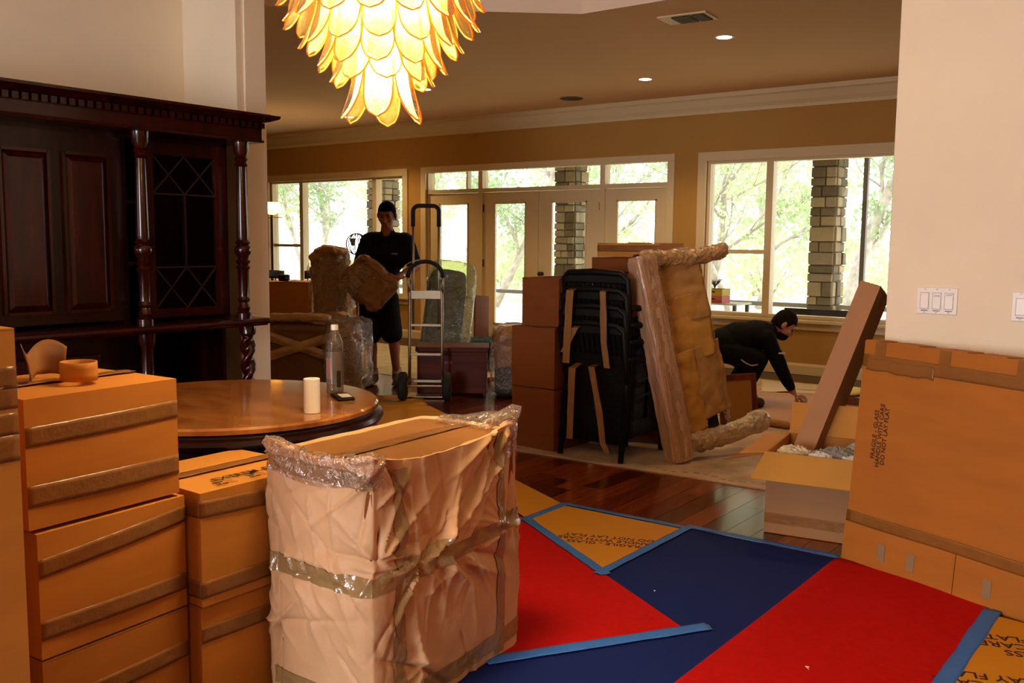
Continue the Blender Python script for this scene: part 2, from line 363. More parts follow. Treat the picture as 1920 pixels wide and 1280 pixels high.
# ------------------------------------------------------------------ outdoors: porch, columns, ground, trees
STONES = [mat('stone_%d' % i, c, 0.9, var=0.12, vscale=8, bump=0.5, bscale=30) for i, c in enumerate(('7A6A4E', '655840', '857860', '5A4E38', '938464'))]
MORTAR = mat('mortar', '6E6450', 0.95)
PORCH = mat('porch_slab', 'C9C4B8', 0.8, var=0.05)
struct('porch_floor', B((-20, 10.18, -0.2), (4, 13.2, -0.04)), PORCH)
struct('porch_ceiling', B((-20, 10.18, 2.74), (4, 13.4, 2.86)), mat('porch_soffit', 'B8AC98', 0.8))
struct('ground', MB().prism([(-80, 13.2), (30, 13.2), (30, 110), (-80, 110)], -0.5, -0.3), mat('dry_lawn', 'C8C4A0', 0.9, col2='A8B088', vscale=0.5))
stone_data = {}
def column(xc, yc, w, d, where):
    c = thing('stone_column', 'rough stone porch column seen through %s' % where, 'column', (xc, yc, -0.04), group='stone porch columns')
    B((xc - w / 2 + 0.02, yc - d / 2 + 0.02, -0.04), (xc + w / 2 - 0.02, yc + d / 2 - 0.02, 2.74)).obj('core', MORTAR, c)
    rnd = random.Random(xc)
    z = -0.04
    while z < 2.70:
        h = min(rnd.choice((0.11, 0.14, 0.17, 0.2)), 2.74 - z)
        if h < 0.06: break
        for face in ('front', 'side'):
            L_ = w if face == 'front' else d; s = 0.0
            first = rnd.random() < 0.5
            while s < L_ - 0.01:
                ww = rnd.choice((0.14, 0.2, 0.26)); 
                if s + ww > L_ - 0.09: ww = L_ - s
                p = rnd.uniform(0.0, 0.035); g = 0.006; kx = rnd.randrange(5)
                M = STONES[kx]
                key = (face, round(ww, 3), round(h, 3), kx, int(p * 100))
                if key in stone_data: o = bpy.data.objects.new('stone', stone_data[key]); COL.objects.link(o); o.parent = c
                else:
                    if face == 'front': mb = B((g, -p, g), (ww - g, 0.05, h - g))
                    else: mb = B((-0.05, g, g), (p, ww - g, h - g))
                    mb.v = [q + Vector((nz(q * 9 + Vector((kx, p * 50, 3))), nz(q * 9 + Vector((7, kx, 1))), nz(q * 9 + Vector((p * 90, 5, kx))))) * 0.008 for q in mb.v]
                    o = mb.obj('stone', M, c, world=False, bevel=0.012); stone_data[key] = o.data
                if 'edge' not in o.modifiers:
                    md = o.modifiers.new('edge', 'BEVEL'); md.width = 0.012; md.segments = 2
                o.location = (-w / 2 + s, -d / 2, z + 0.04) if face == 'front' else (w / 2, -d / 2 + s, z + 0.04)
                s += ww
        z += h
    return c
column(-4.31, 12.7, 0.34, 0.42, 'the wide window above the crouching man')
column(-8.44, 12.7, 0.38, 0.36, 'the glazed double doors')
column(-12.64, 12.7, 0.44, 0.40, 'the window behind the standing man')
RAILM = mat('grey_rail', '8F8B84', 0.6)
for x0, x1, lab in ((-20, -12.86, 'grey porch rail beyond the window nearest the glowing lamp'), (-12.42, -8.63, 'grey porch rail running up to the column behind the double doors'), (-8.25, -4.48, 'grey porch rail between the double doors and the wide window column'), (-4.14, 4, 'grey porch rail beyond the black planter outside the wide window')):
    r = thing('porch_rail', lab, 'railing', ((x0 + x1) / 2, 12.7, -0.04), group='porch rails')
    B((x0, 12.66, 0.55), (x1, 12.74, 0.61)).obj('top_bar', RAILM, r)
    n = max(2, int((x1 - x0) / 1.9))
    for i in range(n + 1):
        x = x0 + 0.03 + (x1 - x0 - 0.06) * i / n; B((x - 0.025, 12.675, -0.04), (x + 0.025, 12.725, 0.55)).obj('post', RAILM, r)
# screen posts next to the columns
for x, lab in ((-3.93, 'thin dark screen post beside the column outside the wide window'), (-8.06, 'thin dark screen post beside the column outside the double doors')):
    tag(B((x - 0.03, 13.0, -0.04), (x + 0.03, 13.08, 2.74)).obj('screen_post', mat('dark_post', '5A5246', 0.7), None, bevel=0.004), lab, 'post', 'porch screen posts')
BARK = mat('pale_bark', 'A89C94', 0.95, var=0.25, vscale=6, bump=0.8, bscale=14)
LEAF = [mat('leaf_%d' % i, c, 0.7, translucent=0.5) for i, c in enumerate(('A8B88C', 'C0CCA4', '98AC80'))]
def branch(mb, p, d, r, l, rnd, depth, tips):
    pts = [p]; rs = [r]; n = 7
    for i in range(n):
        d = (d + Vector((rnd.uniform(-.3, .3), rnd.uniform(-.25, .25), rnd.uniform(-.1, .14)))).normalized()
        p = p + d * l / n; pts.append(p); rs.append(r * (1 - 0.6 * (i + 1) / n))
        if depth < 2: tips.append(p)
        if depth > 0 and i >= 1:
            for q in range(rnd.choice((1, 1, 2))):
                dd = (d * .8 + Vector((rnd.uniform(-1.1, 1.1), rnd.uniform(-.8, .8), rnd.uniform(-.3, .6)))).normalized()
                branch(mb, p, dd, rs[-1] * 0.5, l * rnd.uniform(.35, .55), rnd, depth - 1, tips)
    mb.tube(pts, rs, 6)
def tree(x, y, h, r, lean, seed, lab, leafn=900, spread=0.9):
    rnd = random.Random(seed); t = thing('tree', lab, 'tree', (x, y, -0.3), group='trees beyond the porch')
    mb = MB(); tips = []
    branch(mb, Vector((x, y, -0.3)), Vector((lean, 0, 1)).normalized(), r, h, rnd, 2, tips)
    mb.obj('trunk', BARK, t, smooth=True)
    lb = MB(); tips = [q for q in tips if -.5 < q.z < 5.5] or tips
    cl = [rnd.choice(tips) + Vector((rnd.gauss(0, .25), rnd.gauss(0, .25), rnd.gauss(0, .2))) for i in range(leafn // 14)]
    for c0 in cl:
        for k in range(14):
            c = c0 + Vector((rnd.gauss(0, .13), rnd.gauss(0, .13), rnd.gauss(0, .10)))
            s = rnd.uniform(.03, .075); a = Vector((rnd.uniform(-1, 1), rnd.uniform(-1, 1), rnd.uniform(-1, 1))).normalized() * s; b = a.orthogonal().normalized() * s * .6
            lb.add([c - a, c + b, c + a, c - b], [(0, 1, 2, 3)])
    o = lb.obj('foliage', LEAF[seed % 3], t); o['kind'] = 'stuff'
for i, (x, y, h, r, lean, lab) in enumerate((
    (-8.6, 18.0, 6.5, .17, .30, 'slanting pale oak behind the small crates in the wide window'), (-7.9, 17.8, 6.0, .12, .02, 'slim upright oak between the crates and the window mullion'),
    (-6.4, 20.6, 6.5, .27, -.12, 'thick twisted oak past the stone column in the wide window'), (-9.9, 24.0, 7, .2, .1, 'distant oak between the mullion and the stone column'),
    (-13.6, 23.0, 7, .2, .12, 'pale oak seen through the glass beside the double doors'), (-15.4, 19.6, 6.5, .2, .55, 'oak whose limb slants across the nearer glazed door'),
    (-17.6, 20.0, 6.5, .16, -.05, 'thin oak seen through the glass behind the hand truck'), (-20.5, 20.0, 7, .18, .05, 'upright oak seen just beyond the standing man'),
    (-22.6, 20.2, 7, .22, -.06, 'leaning oak in the middle of the far window'), (-24.4, 20.6, 7, .16, .1, 'oak beside the glowing floor lamp'), (-26.5, 28.0, 8, .25, 0, 'tall hazy oak far behind the far window'),
    (-18.5, 30.0, 8, .25, .1, 'hazy oak far behind the double doors'), (-12.5, 30.0, 8, .25, -.1, 'hazy oak far behind the wide window'))):
    tree(x, y, h * .8, r * .62, lean, i + 3, lab, 4200)
def shrub(x, y, s, seed, lab):
    rnd = random.Random(seed); t = thing('shrub', lab, 'shrub', (x, y, -0.3), group='shrubs beyond the porch')
    st = MB()
    for i in range(7):
        a = rnd.uniform(0, 6.28); e = Vector((x + math.cos(a) * s * .6, y + math.sin(a) * s * .6, -0.3 + s * rnd.uniform(.6, 1)))
        st.tube([(x, y, -0.3), (x + (e.x - x) * .4, y + (e.y - y) * .4, -.3 + s * .4), e], [.03, .02, .008], 5)
    st.obj('stem', BARK, t)
    lb = MB()
    for i in range(1500):
        v = Vector((rnd.gauss(0, 1), rnd.gauss(0, 1), rnd.gauss(0, 1))).normalized() * s * rnd.uniform(.5, 1); c = Vector((x, y, -0.3 + s * .8)) + Vector((v.x, v.y, v.z * .75))
        q = rnd.uniform(.05, .11); a = Vector((rnd.uniform(-1, 1), rnd.uniform(-1, 1), rnd.uniform(-1, 1))).normalized() * q; b = a.orthogonal().normalized() * q * .6
        lb.add([c - a, c + b, c + a, c - b], [(0, 1, 2, 3)])
    o = lb.obj('foliage', LEAF[1], t); o['kind'] = 'stuff'
for i, (x, y, s, lab) in enumerate(((-16.5, 23, 1.5, 'pale bush under the slanting oak limb behind the doors'), (-10.5, 26, 1.6, 'light green bush low in the wide window'), (-24, 25, 1.6, 'pale bush low in the far window'), (-20, 26, 1.5, 'hazy bush behind the hand truck'), (-7.4, 24, 1.4, 'green bush past the stone column of the wide window'), (-13.2, 22, 1.4, 'bush behind the stacked cartons and doors'))):
    shrub(x, y, s, i, lab)

# ------------------------------------------------------------------ cartons
def carton(label, x, y, z, w, d, h, a=0.0, mi=0, bands=(), seam='y', top_tape=True, group=None, name='cardboard_box', crush=0.0, flaps=True):
    """local x 0..w, y 0..d, z 0..h; bands: (face, z at start, z at end, tape width)"""
    t = thing(name, label, 'box', (x, y, z), a, group); m = cardm(mi); rnd = random.Random(int(x * 971 + y * 331 + z * 77))
    body = MB(); n = 6
    def bul(fn, nu, nv): body.grid(fn, nu, nv)
    k = 0.006
    S = lambda q: math.sin(PI * q)
    ph = h - (0.005 if flaps else 0)
    bul(lambda u, v: Vector((u * w, -k * S(u) * S(v), v * ph)), n, n); bul(lambda u, v: Vector((u * w, d + k * S(u) * S(v), v * ph)), n, n)
    bul(lambda u, v: Vector((-k * S(u) * S(v), u * d, v * ph)), n, n); bul(lambda u, v: Vector((w + k * S(u) * S(v), u * d, v * ph)), n, n)
    bul(lambda u, v: Vector((u * w, v * d, 0)), 2, 2); bul(lambda u, v: Vector((u * w, v * d, ph)), 2, 2)
    o = body.obj('body', m, t, world=False)
    bm = bmesh.new(); bm.from_mesh(o.data); bmesh.ops.remove_doubles(bm, verts=bm.verts, dist=1e-5); bmesh.ops.recalc_face_normals(bm, faces=bm.faces); bm.to_mesh(o.data); bm.free()
    if flaps:
        g = 0.0025; rise = rnd.uniform(0.001, 0.006)
        for s_ in (0, 1):
            if seam == 'y':
                xs = (0, w / 2 - g) if s_ == 0 else (w / 2 + g, w)
                fn = lambda u, v: Vector((xs[0] + u * (xs[1] - xs[0]), v * d, h - 0.004 + rise * (u if s_ == 0 else 1 - u)))
            else:
                ys = (0, d / 2 - g) if s_ == 0 else (d / 2 + g, d)
                fn = lambda u, v: Vector((u * w, ys[0] + v * (ys[1] - ys[0]), h - 0.004 + rise * (v if s_ == 0 else 1 - v)))
            f = MB(); f.grid(fn, 2, 2); f.obj('flap', m, t, world=False, solid=0.004)
        if top_tape:
            tp = MB(); hw = 0.026
            if seam == 'y': tp.grid(lambda u, v: Vector((w / 2 + (u - .5) * 2 * hw, v * d, h + rise + 0.002 + 0.0012 * nz((u * 3, v * 14, x)))), 5, 24)
            else: tp.grid(lambda u, v: Vector((u * w, d / 2 + (v - .5) * 2 * hw, h + rise + 0.002 + 0.0012 * nz((u * 14, v * 3, x)))), 24, 5)
            tp.obj('tape', TAPE, t, smooth=True, world=False, solid=0.0008)
    for face, za, zb, tw in bands:
        tp = MB(); off = 0.0015
        def rip(u, v): return off + 0.0012 * abs(nz((u * 9 + x, v * 4, z * 3 + za * 20)))
        if face == '+x': tp.grid(lambda u, v: Vector((w + k * S(u) * 1 + rip(u, v) if True else 0, u * d, za + (zb - za) * u + (v - .5) * tw)), 26, 6)
        elif face == '-y': tp.grid(lambda u, v: Vector((u * w, -k * S(u) - rip(u, v), za + (zb - za) * u + (v - .5) * tw)), 26, 6)
        elif face == '-yv': tp.grid(lambda u, v: Vector((za + (u - .5) * tw, -k - rip(u, v), zb * h + v * (1 - zb) * h)), 5, 20)
        tp.obj('tape', TAPE, t, smooth=True, world=False, solid=0.0008)
    return t
a5 = math.radians(5); ca, sa = math.cos(a5), math.sin(a5)
# near stack by the cabinet: bottom, middle, top
carton('lowest carton in the three-high stack beside the tall taped carton', -2.717, 1.075, 0, .4, .446, .332, a5, 2, [('+x', .20, .21, .05)])
carton('middle carton of the three-high stack, tape running aslant across it', -2.717, 1.075, .338, .4, .446, .33, a5, 1, [('+x', .235, .275, .048), ('+x', .075, .075, .05)])
tc = carton('top carton of the three-high stack carrying a paper ring', -2.735, 1.06, .675, .41, .45, .335, a5, 1, [('+x', .235, .245, .05), ('+x', .085, .085, .055)], seam='y')
carton('bottom carton hidden below the lettered one behind the paper-wrapped box', -2.70, 1.56, 0, .39, .43, .333, math.radians(1), 1, [('+x', .25, .25, .05)])
bt = carton('carton with handwriting and grey tape on its top beside the paper-wrapped box', -2.70, 1.56, .338, .40, .44, .342, math.radians(1), 0, [('+x', .29, .275, .05), ('+x', .05, .06, .05), ('-y', .29, .29, .05), ('-y', .05, .05, .05)])
lettering(bt, 'EXTREM. FRA', 0.045, Matrix.Translation((.335, .235, .3445)) @ rotz(PI / 2), MARK)
for k, (lx, ly) in enumerate(((.375, .13), (.375, .25), (.375, .37))):
    lettering(bt, 'FROM ____\nTO ______\nROOM ____', 0.013, Matrix.Translation((lx - .018, ly - .02, .3445)) @ rotz(PI / 2), INK)
tall = carton('tall narrow carton with wide grey tape wound round its top', -2.55, .45, 0, .4, .55, 1.2, 0, 3, [('+x', 1.09, 1.09, .05), ('+x', 1.04, 1.045, .05), ('+x', .99, .985, .05), ('+x', .93, .93, .06)], seam='y')
# kraft bundle standing on it
kb = thing('paper_bundle', 'rolled kraft paper bundle standing on the tall taped carton', 'paper', (-2.32, .86, 1.2))
mb = MB(); mb.grid(lambda u, v: Vector((-2.33 + (.10 + .012 * nz((math.cos(u * 6.28) * 2, math.sin(u * 6.28) * 2, v * 4))) * math.cos(u * 6.2832), .845 + (.10 + .012 * nz((math.cos(u * 6.28) * 2 + 5, math.sin(u * 6.28) * 2, v * 4))) * math.sin(u * 6.2832), 1.203 + v * .26)), 40, 16, True)
mb.obj('sheet', PAPERD, kb, smooth=True, solid=.002)
for k in range(3):
    mb = MB(); mb.lathe([(.113, 0), (.116, .004), (.113, .05)], 32, (-2.33, .845, 1.23 + k * .085), cap=False); mb.obj('tape', TAPE, kb, smooth=True)
# paper core + torn paper on top of the stack
core = MB(); core.grid(lambda u, v: Vector((-2.47 + .052 * math.cos(u * 6.2832), 1.315 + .046 * math.sin(u * 6.2832), 1.018 + .05 * v)), 40, 4, True)
tag(core.obj('paper_roll_core', cardm(0), None, smooth=True, solid=.004), 'short ring of brown paper standing on the top carton', 'paper roll')
tp = MB()
def torn(u, v):
    a = 2.2 + u * 2.6; r = .075 + .014 * math.sin(u * 7) + .02 * v * v
    return Vector((-2.53 + r * math.cos(a) * 1.3, 1.285 + r * math.sin(a) * .9, 1.02 + v * (.075 + .02 * math.sin(u * 9)) + .01 * nz((u * 5, v * 4, 2))))
tp.grid(torn, 22, 10)
tag(tp.obj('torn_paper', mat('torn_kraft', '8A5622', .7, var=.1), None, smooth=True, solid=.0012), 'curled scrap of torn brown paper behind the paper ring', 'paper')

# ------------------------------------------------------------------ paper-wrapped box in front
WX, WY, WW, WD, WH, WA = -2.285, 1.793, .429, .745, .80, .052
wr = thing('wrapped_box', 'large box wrapped in creased kraft paper with taped plastic corners', 'box', (WX, WY, 0), WA)
rnd = random.Random(21)
per = 2 * (WW + WD)
creases = []
pinch = [(WW + .18, .46), (WW + .02, .50), (WW + .05, .8), (WW + WD - .06, .78), (WW + WD - .08, .45), (.02, .75), (WW - .02, .72), (.06, .25), (WW + .2, .12)]
for px, pz in pinch:
    for k in range(11):
        an = rnd.uniform(-PI, PI); ln = rnd.uniform(.12, .42); creases.append((px, pz, math.cos(an), math.sin(an), ln, rnd.uniform(.008, .020) * rnd.choice((1, 1, -1)), rnd.uniform(.008, .018)))
for k in range(16):
    an = rnd.uniform(-2.75, -1.9); creases.append((WW + WD - .08 - rnd.uniform(0, .1), rnd.uniform(.66, .80), math.cos(an), math.sin(an), rnd.uniform(.3, .6), rnd.uniform(.010, .020) * rnd.choice((1, -1)), rnd.uniform(.014, .026)))
    an = rnd.uniform(.1, 1.3); creases.append((WW + .2 + rnd.uniform(0, .1), rnd.uniform(.44, .5), math.cos(an), math.sin(an), rnd.uniform(.2, .45), rnd.uniform(.008, .016) * rnd.choice((1, -1)), rnd.uniform(.012, .022)))
    an = rnd.uniform(-1.9, -.3); creases.append((WW + .2 + rnd.uniform(0, .3), rnd.uniform(.40, .46), math.cos(an), math.sin(an), rnd.uniform(.2, .45), rnd.uniform(.008, .016) * rnd.choice((1, -1)), rnd.uniform(.012, .022)))
    an = rnd.uniform(-1.4, -.5); creases.append((rnd.uniform(0, .3), rnd.uniform(.3, .75), math.cos(an), math.sin(an), rnd.uniform(.2, .4), rnd.uniform(.006, .012) * rnd.choice((1, -1)), rnd.uniform(.010, .02)))
for k in range(60):
    an = rnd.uniform(-2.4, -.7) if rnd.random() < .7 else rnd.uniform(-.6, .6)
    creases.append((rnd.uniform(0, per), rnd.uniform(.05, .8), math.cos(an), math.sin(an), rnd.uniform(.1, .4), rnd.uniform(.006, .015) * rnd.choice((1, -1)), rnd.uniform(.010, .024)))
def crease_h(s, z):
    h = 0.0
    for px, pz, cx, cz, ln, am, wd in creases:
        ds = s - px
        if ds > per / 2: ds -= per
        if ds < -per / 2: ds += per
        if abs(ds) > .5: continue
        dz = z - pz; al = ds * cx + dz * cz; ac = -ds * cz + dz * cx
        if al < 0 or al > ln: continue
        w_ = wd * (.35 + al / ln); q = abs(ac) / w_
        if q < 3: h += am * (1 - al / ln) * min(1, al / .03) * math.exp(-q * 1.1)
    return h
def wrap_pt(s, z, off=0.0):
    """walk round the box: start at (0,0) -> (w,0) -> (w,d) -> (0,d)"""
    s %= per
    rc = .02
    if s < WW: p, n = Vector((s, 0)), Vector((0, -1)); e = s / WW
    elif s < WW + WD: p, n = Vector((WW, s - WW)), Vector((1, 0)); e = (s - WW) / WD
    elif s < 2 * WW + WD: p, n = Vector((WW - (s - WW - WD), WD)), Vector((0, 1)); e = (s - WW - WD) / WW
    else: p, n = Vector((0, WD - (s - 2 * WW - WD))), Vector((-1, 0)); e = (s - 2 * WW - WD) / WD
    c = Vector((WW / 2, WD / 2))
    edge = min(e, 1 - e)
    if edge < .06:   # soften the corner
        d = (p - c).normalized(); n = (n * (edge / .06) + d * (1 - edge / .06)).normalized(); p = p - d * .010 * (1 - edge / .06)
    t = z / WH
    bulge = .016 * math.sin(PI * e) * math.sin(PI * min(1, max(0, t))) + .012 * nz((s * 4, z * 4, 1)) + .02 * (1 - t) * (.4 + .6 * nz((s * 2, 3, 8)))
    h = crease_h(s, z) * 1.35 + .004 * nz((s * 12, z * 9, 5)) + bulge + off
    sag = 0
    q = p + n * h
    return Vector((q.x, q.y, z))
def rim(s):
    s %= per
    if s < WW: e = s / WW; return WH + .004 - .028 * math.sin(PI * e) + .0 * e
    if s < WW + WD: e = (s - WW) / WD; return WH - .03 - .022 * math.sin(PI * e) + .03 * e + .03 * (1 - e) ** 6
    return WH - .035
mb = MB(); mb.grid(lambda u, v: wrap_pt(u * per, .004 + v * (rim(u * per) - .004)), 420, 150, True)
mb.obj('paper_sheet', PAPER, wr, smooth=True, world=False)
# folded rim turned over the top edge
def fold(u, v):
    s = u * per; p = wrap_pt(s, rim(s)); c = Vector((WW / 2, WD / 2, p.z)); d = (c - p); d.z = 0; d.normalize(); w_ = .035 + .02 * nz((s * 7, 2, 2))
    return p + d * v * w_ + Vector((0, 0, .004 * math.sin(v * PI) - .012 * v + .004 * nz((s * 14, v * 3, 0))))
mb = MB(); mb.grid(fold, 200, 6, True); mb.obj('folded_rim', PAPER, wr, smooth=True, world=False)
# carton inside
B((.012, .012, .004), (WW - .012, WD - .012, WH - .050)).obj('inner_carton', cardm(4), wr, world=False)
for s_ in (0, 1): B((.015 + s_ * (WW / 2 - .01), .015, WH - .048), (WW / 2 - .005 + s_ * (WW / 2 - .01), WD - .015, WH - .040)).obj('flap', mat('cardboard_lid', '8E5A22', .75, var=.08, vscale=4), wr, world=False)
mb = MB(); mb.grid(lambda u, v: Vector((WW / 2 + (u - .5) * .06, .03 + v * (WD - .06), WH - .036 + .004 * nz((u * 3, v * 9, 4)))), 6, 40); mb.obj('tape', TAPE, wr, smooth=True, world=False)
# tape wound over the paper
WT = mat('clear_brown_tape', '9C7C50', 0.2, var=0.12, vscale=8, bump=0.35, bscale=25, spec=0.7)
def wtape(sa_, sb_, za, zb, tw, vertical=False, nm='tape'):
    mb = MB()
    if vertical: mb.grid(lambda u, v: wrap_pt(sa_ + (sb_ - sa_) * v + (u - .5) * tw, za + (zb - za) * v, .0035 + .002 * nz((u * 5, v * 20, sa_))), 8, 70)
    else: mb.grid(lambda u, v: wrap_pt(sa_ + (sb_ - sa_) * u, za + (zb - za) * u + (v - .5) * tw, .0035 + .002 * nz((u * 20, v * 5, sa_))), 90, 8)
    return mb.obj(nm, WT, wr, smooth=True, world=False)
wtape(.0, WW, .435, .425, .055); wtape(WW, WW + WD, .425, .47, .05); wtape(0, WW, WH - .062, WH - .075, .05)
wtape(WW + .10, WW + .115, .02, WH - .05, .05, True); wtape(WW + WD - .135, WW + WD - .12, .02, WH - .03, .05, True); wtape(WW, WW + WD, .04, .075, .06)
wtape(.02, WW, .07, .06, .05); wtape(WW + .02, WW + .36, .44, .50, .03)
# plastic pulled over the corners
def film_patch(s0, s1, z0f, up, m=None, nm='plastic_corner', inn=.10):
    mb = MB()
    def fn(u, v):
        s = s0 + (s1 - s0) * u; r = rim(s)
        if v < .5:
            return wrap_pt(s, r - z0f * (1 - v * 2) + up * v * 2 * (.6 + .4 * math.sin(u * 5)), .008 + .005 * nz((s * 22, v * 9, 3)))
        p = wrap_pt(s, r, .004); c = Vector((WW / 2, WD / 2, r)); d = (c - p); d.z = 0; d.normalize(); q = (v - .5) * 2
        return p + d * q * inn + Vector((0, 0, up * (.6 + .4 * math.sin(u * 5)) * (1 - q) + .008 * nz((s * 16, q * 5, 7)) + .005))
    mb.grid(fn, 46, 26); return mb.obj(nm, m or FILMM, wr, smooth=True, world=False)
film_patch(-.02, WW + .05, .085, .008, inn=.035); film_patch(WW + WD - .09, WW + WD + .34, .11, .055, inn=.10)

# ------------------------------------------------------------------ flat glass carton leaning on the partition
def lean_M(p, ang, lean): return Matrix.Translation(p) @ rotz(ang) @ Matrix.Rotation(-lean, 4, 'X')
GA = math.atan2(-.27, .764)
gt = thing('glass_carton', 'big flat brown carton marked fragile glass leaning on the partition wall', 'box', (-1.279, 4.163, .006), GA)
LM = Matrix.Rotation(-math.radians(3.4), 4, 'X') @ Matrix.Rotation(math.radians(1.2), 4, 'Y')
GW, GH, GT = 1.5, .985, .12
def gobj(mb, nm, m, **k):
    mb.v = [LM @ p for p in mb.v]; return mb.obj(nm, m, gt, world=False, **k)
CG = cardm(2)
gobj(B((0, 0, .215), (GW, GT, GH)), 'upper_sleeve', CG)
gobj(B((-.006, -.005, 0), (.519, GT + .005, .212)), 'lower_sleeve', CG); gobj(B((.523, -.006, 0), (GW + .004, GT + .006, .21)), 'lower_sleeve', CG)
def gstrip(x0, x1, za, zb, tw, y=-.007, seed=0, nm='tape'):
    mb = MB(); mb.grid(lambda u, v: Vector((x0 + (x1 - x0) * u, y - .0015 * abs(nz((u * 14, v * 4, seed))) , za + (zb - za) * u + (v - .5) * tw + .008 * nz((u * 5, seed, 1)))), 40, 6); return gobj(mb, nm, TAPE, smooth=True, solid=.0008)
gstrip(.0, 1.5, .205, .208, .05, -.0065, 1); gstrip(.0, 1.5, .90, .895, .055, -.002, 2); gstrip(.02, .34, .885, .88, .05, -.004, 5)
for x in (.08, .38, .70): 
    mb = MB(); mb.grid(lambda u, v: Vector((x + (u - .5) * .05, -.003 if v > .06 else -.002, GH - .09 * v)), 3, 6); gobj(mb, 'tape', TAPE, solid=.0008)
for x in (.19, .33, .66): 
    mb = MB(); mb.grid(lambda u, v: Vector((x + (u - .5) * .035, -.0085, .05 + .075 * v)), 3, 6); gobj(mb, 'tape', mat('grey_label', '8C7254', .5), solid=.0008)
for x0, x1 in ((.0, .075), (.13, .26), (.34, .47), (.5, .63)): gobj(B((x0 + .005, .0, GH), (x1, GT, GH + .004)), 'flap', CG)
lettering(gt, 'FRAGILE - GLASS\nHANDLE WITH CARE\nDO NOT LAY FLAT', 0.029, LM @ Matrix.Translation((.105, -.0012, .585)) @ Matrix.Rotation(PI / 2, 4, 'X') @ rotz(PI / 2), INK, 'CENTER', .85)

# ------------------------------------------------------------------ open carton with crumpled paper
OA = math.radians(9)
ob = thing('open_box', 'open carton with its front flap folded out beside the flat glass carton', 'box', (-1.715, 4.325, .006), OA)
OW, OD, OH, th = .46, .52, .40, .005
CO = cardm(3); COF = mat('cardboard_front', 'A0744C', .75, var=.05, vscale=3, spec=.3)
B((0, 0, 0), (OW, OD, th)).obj('base', CARDIN, ob, world=False)
for lo, hi in (((0, 0, th), (OW, th, OH)), ((0, OD - th, th), (OW, OD, OH)), ((0, th, th), (th, OD - th, OH)), ((OW - th, th, th), (OW, OD - th, OH))): B(lo, hi).obj('side_wall', COF if lo == (0, 0, th) else CO if lo != (0, OD - th, th) else CARDIN, ob, world=False)
mb = MB(); mb.grid(lambda u, v: Vector((-.005 + u * (OW + .01) - .03 * v * (1 - u), -.002 - .165 * v, OH - .10 * v)), 4, 6); mb.obj('flap', mat('cardboard_flap', 'C08A3C', .7, var=.05), ob, world=False, solid=.004)
mb = MB(); mb.grid(lambda u, v: Vector((-.002 - .13 * v, u * OD, OH - .02 * v + .0)), 4, 6); mb.obj('flap', CO, ob, world=False, solid=.004)
mb = MB(); mb.grid(lambda u, v: Vector((u * OW, OD + .05 * v, OH + .16 * v)), 4, 6); mb.obj('flap', CO, ob, world=False, solid=.004)
mb = MB(); mb.grid(lambda u, v: Vector((u * OW, -.0015 - .0008 * abs(nz((u * 9, v, 0))), .075 + (v - .5) * .05)), 20, 4); mb.obj('tape', TAPE, ob, world=False, solid=.0008)
def crumple(c, r, seed, m, label, nm='crumpled_paper', sq=(1, 1, .7)):
    mb = MB(); n = 30
    mb.ell((0, 0, 0), 1.0, 36, 24)
    out = []
    for p in mb.v:
        q = p.normalized(); f = 1 - .35 * abs(nz(q * 2.2 + Vector((seed, 0, 0)))) - .3 * abs(nz(q * 4.7 + Vector((0, seed, 0)))) + .12 * nz(q * 9 + Vector((seed, seed, 0)))
        out.append(Vector(c) + Vector((q.x * sq[0], q.y * sq[1], q.z * sq[2])) * r * f)
    mb.v = out
    return tag(mb.obj(nm, m, None, smooth=True, auto=35), label, 'paper', 'crumpled packing paper in the open carton')
WP = mat('white_tissue', 'D8D4D8', .8, bump=.25, bscale=25); GP = mat('grey_tissue', '8C8680', .85, bump=.3, bscale=25); CP = mat('cream_tissue', 'E6D8B8', .8, bump=.2, bscale=20)
oM = Matrix.Translation((-1.715, 4.325, .006)) @ rotz(OA)
for (lx, ly, lz, r, sd, m, lab) in ((.10, .16, .34, .11, 1, CP, 'crumpled cream sheet left of the narrow carton'), (.31, .14, .36, .11, 2, GP, 'crumpled grey sheet nearest the folded-out flap'), (.40, .26, .38, .09, 3, mat('bluegrey_tissue', 'A3A3AE', .8, bump=.3, bscale=22), 'crumpled blue-grey sheet beside the flat glass carton'), (.24, .06, .37, .07, 4, WP, 'small crumpled white sheet at the foot of the narrow carton'), (.39, .07, .36, .075, 5, WP, 'white tissue ball squeezed into the front corner'), (.20, .36, .26, .15, 6, WP, 'white paper wad deep in the open carton')):
    crumple(oM @ Vector((lx, ly, lz)), r, sd * 3.1, m, lab)
# long narrow carton standing in it
nb = thing('narrow_carton', 'long narrow brown carton leaning out of the open carton', 'box', (-1.60, 4.72, .16))
ax = Vector((.22, .27, .86)).normalized(); sx = Vector((.75, -.42, 0)); sx = (sx - ax * sx.dot(ax)).normalized(); sy = ax.cross(sx)
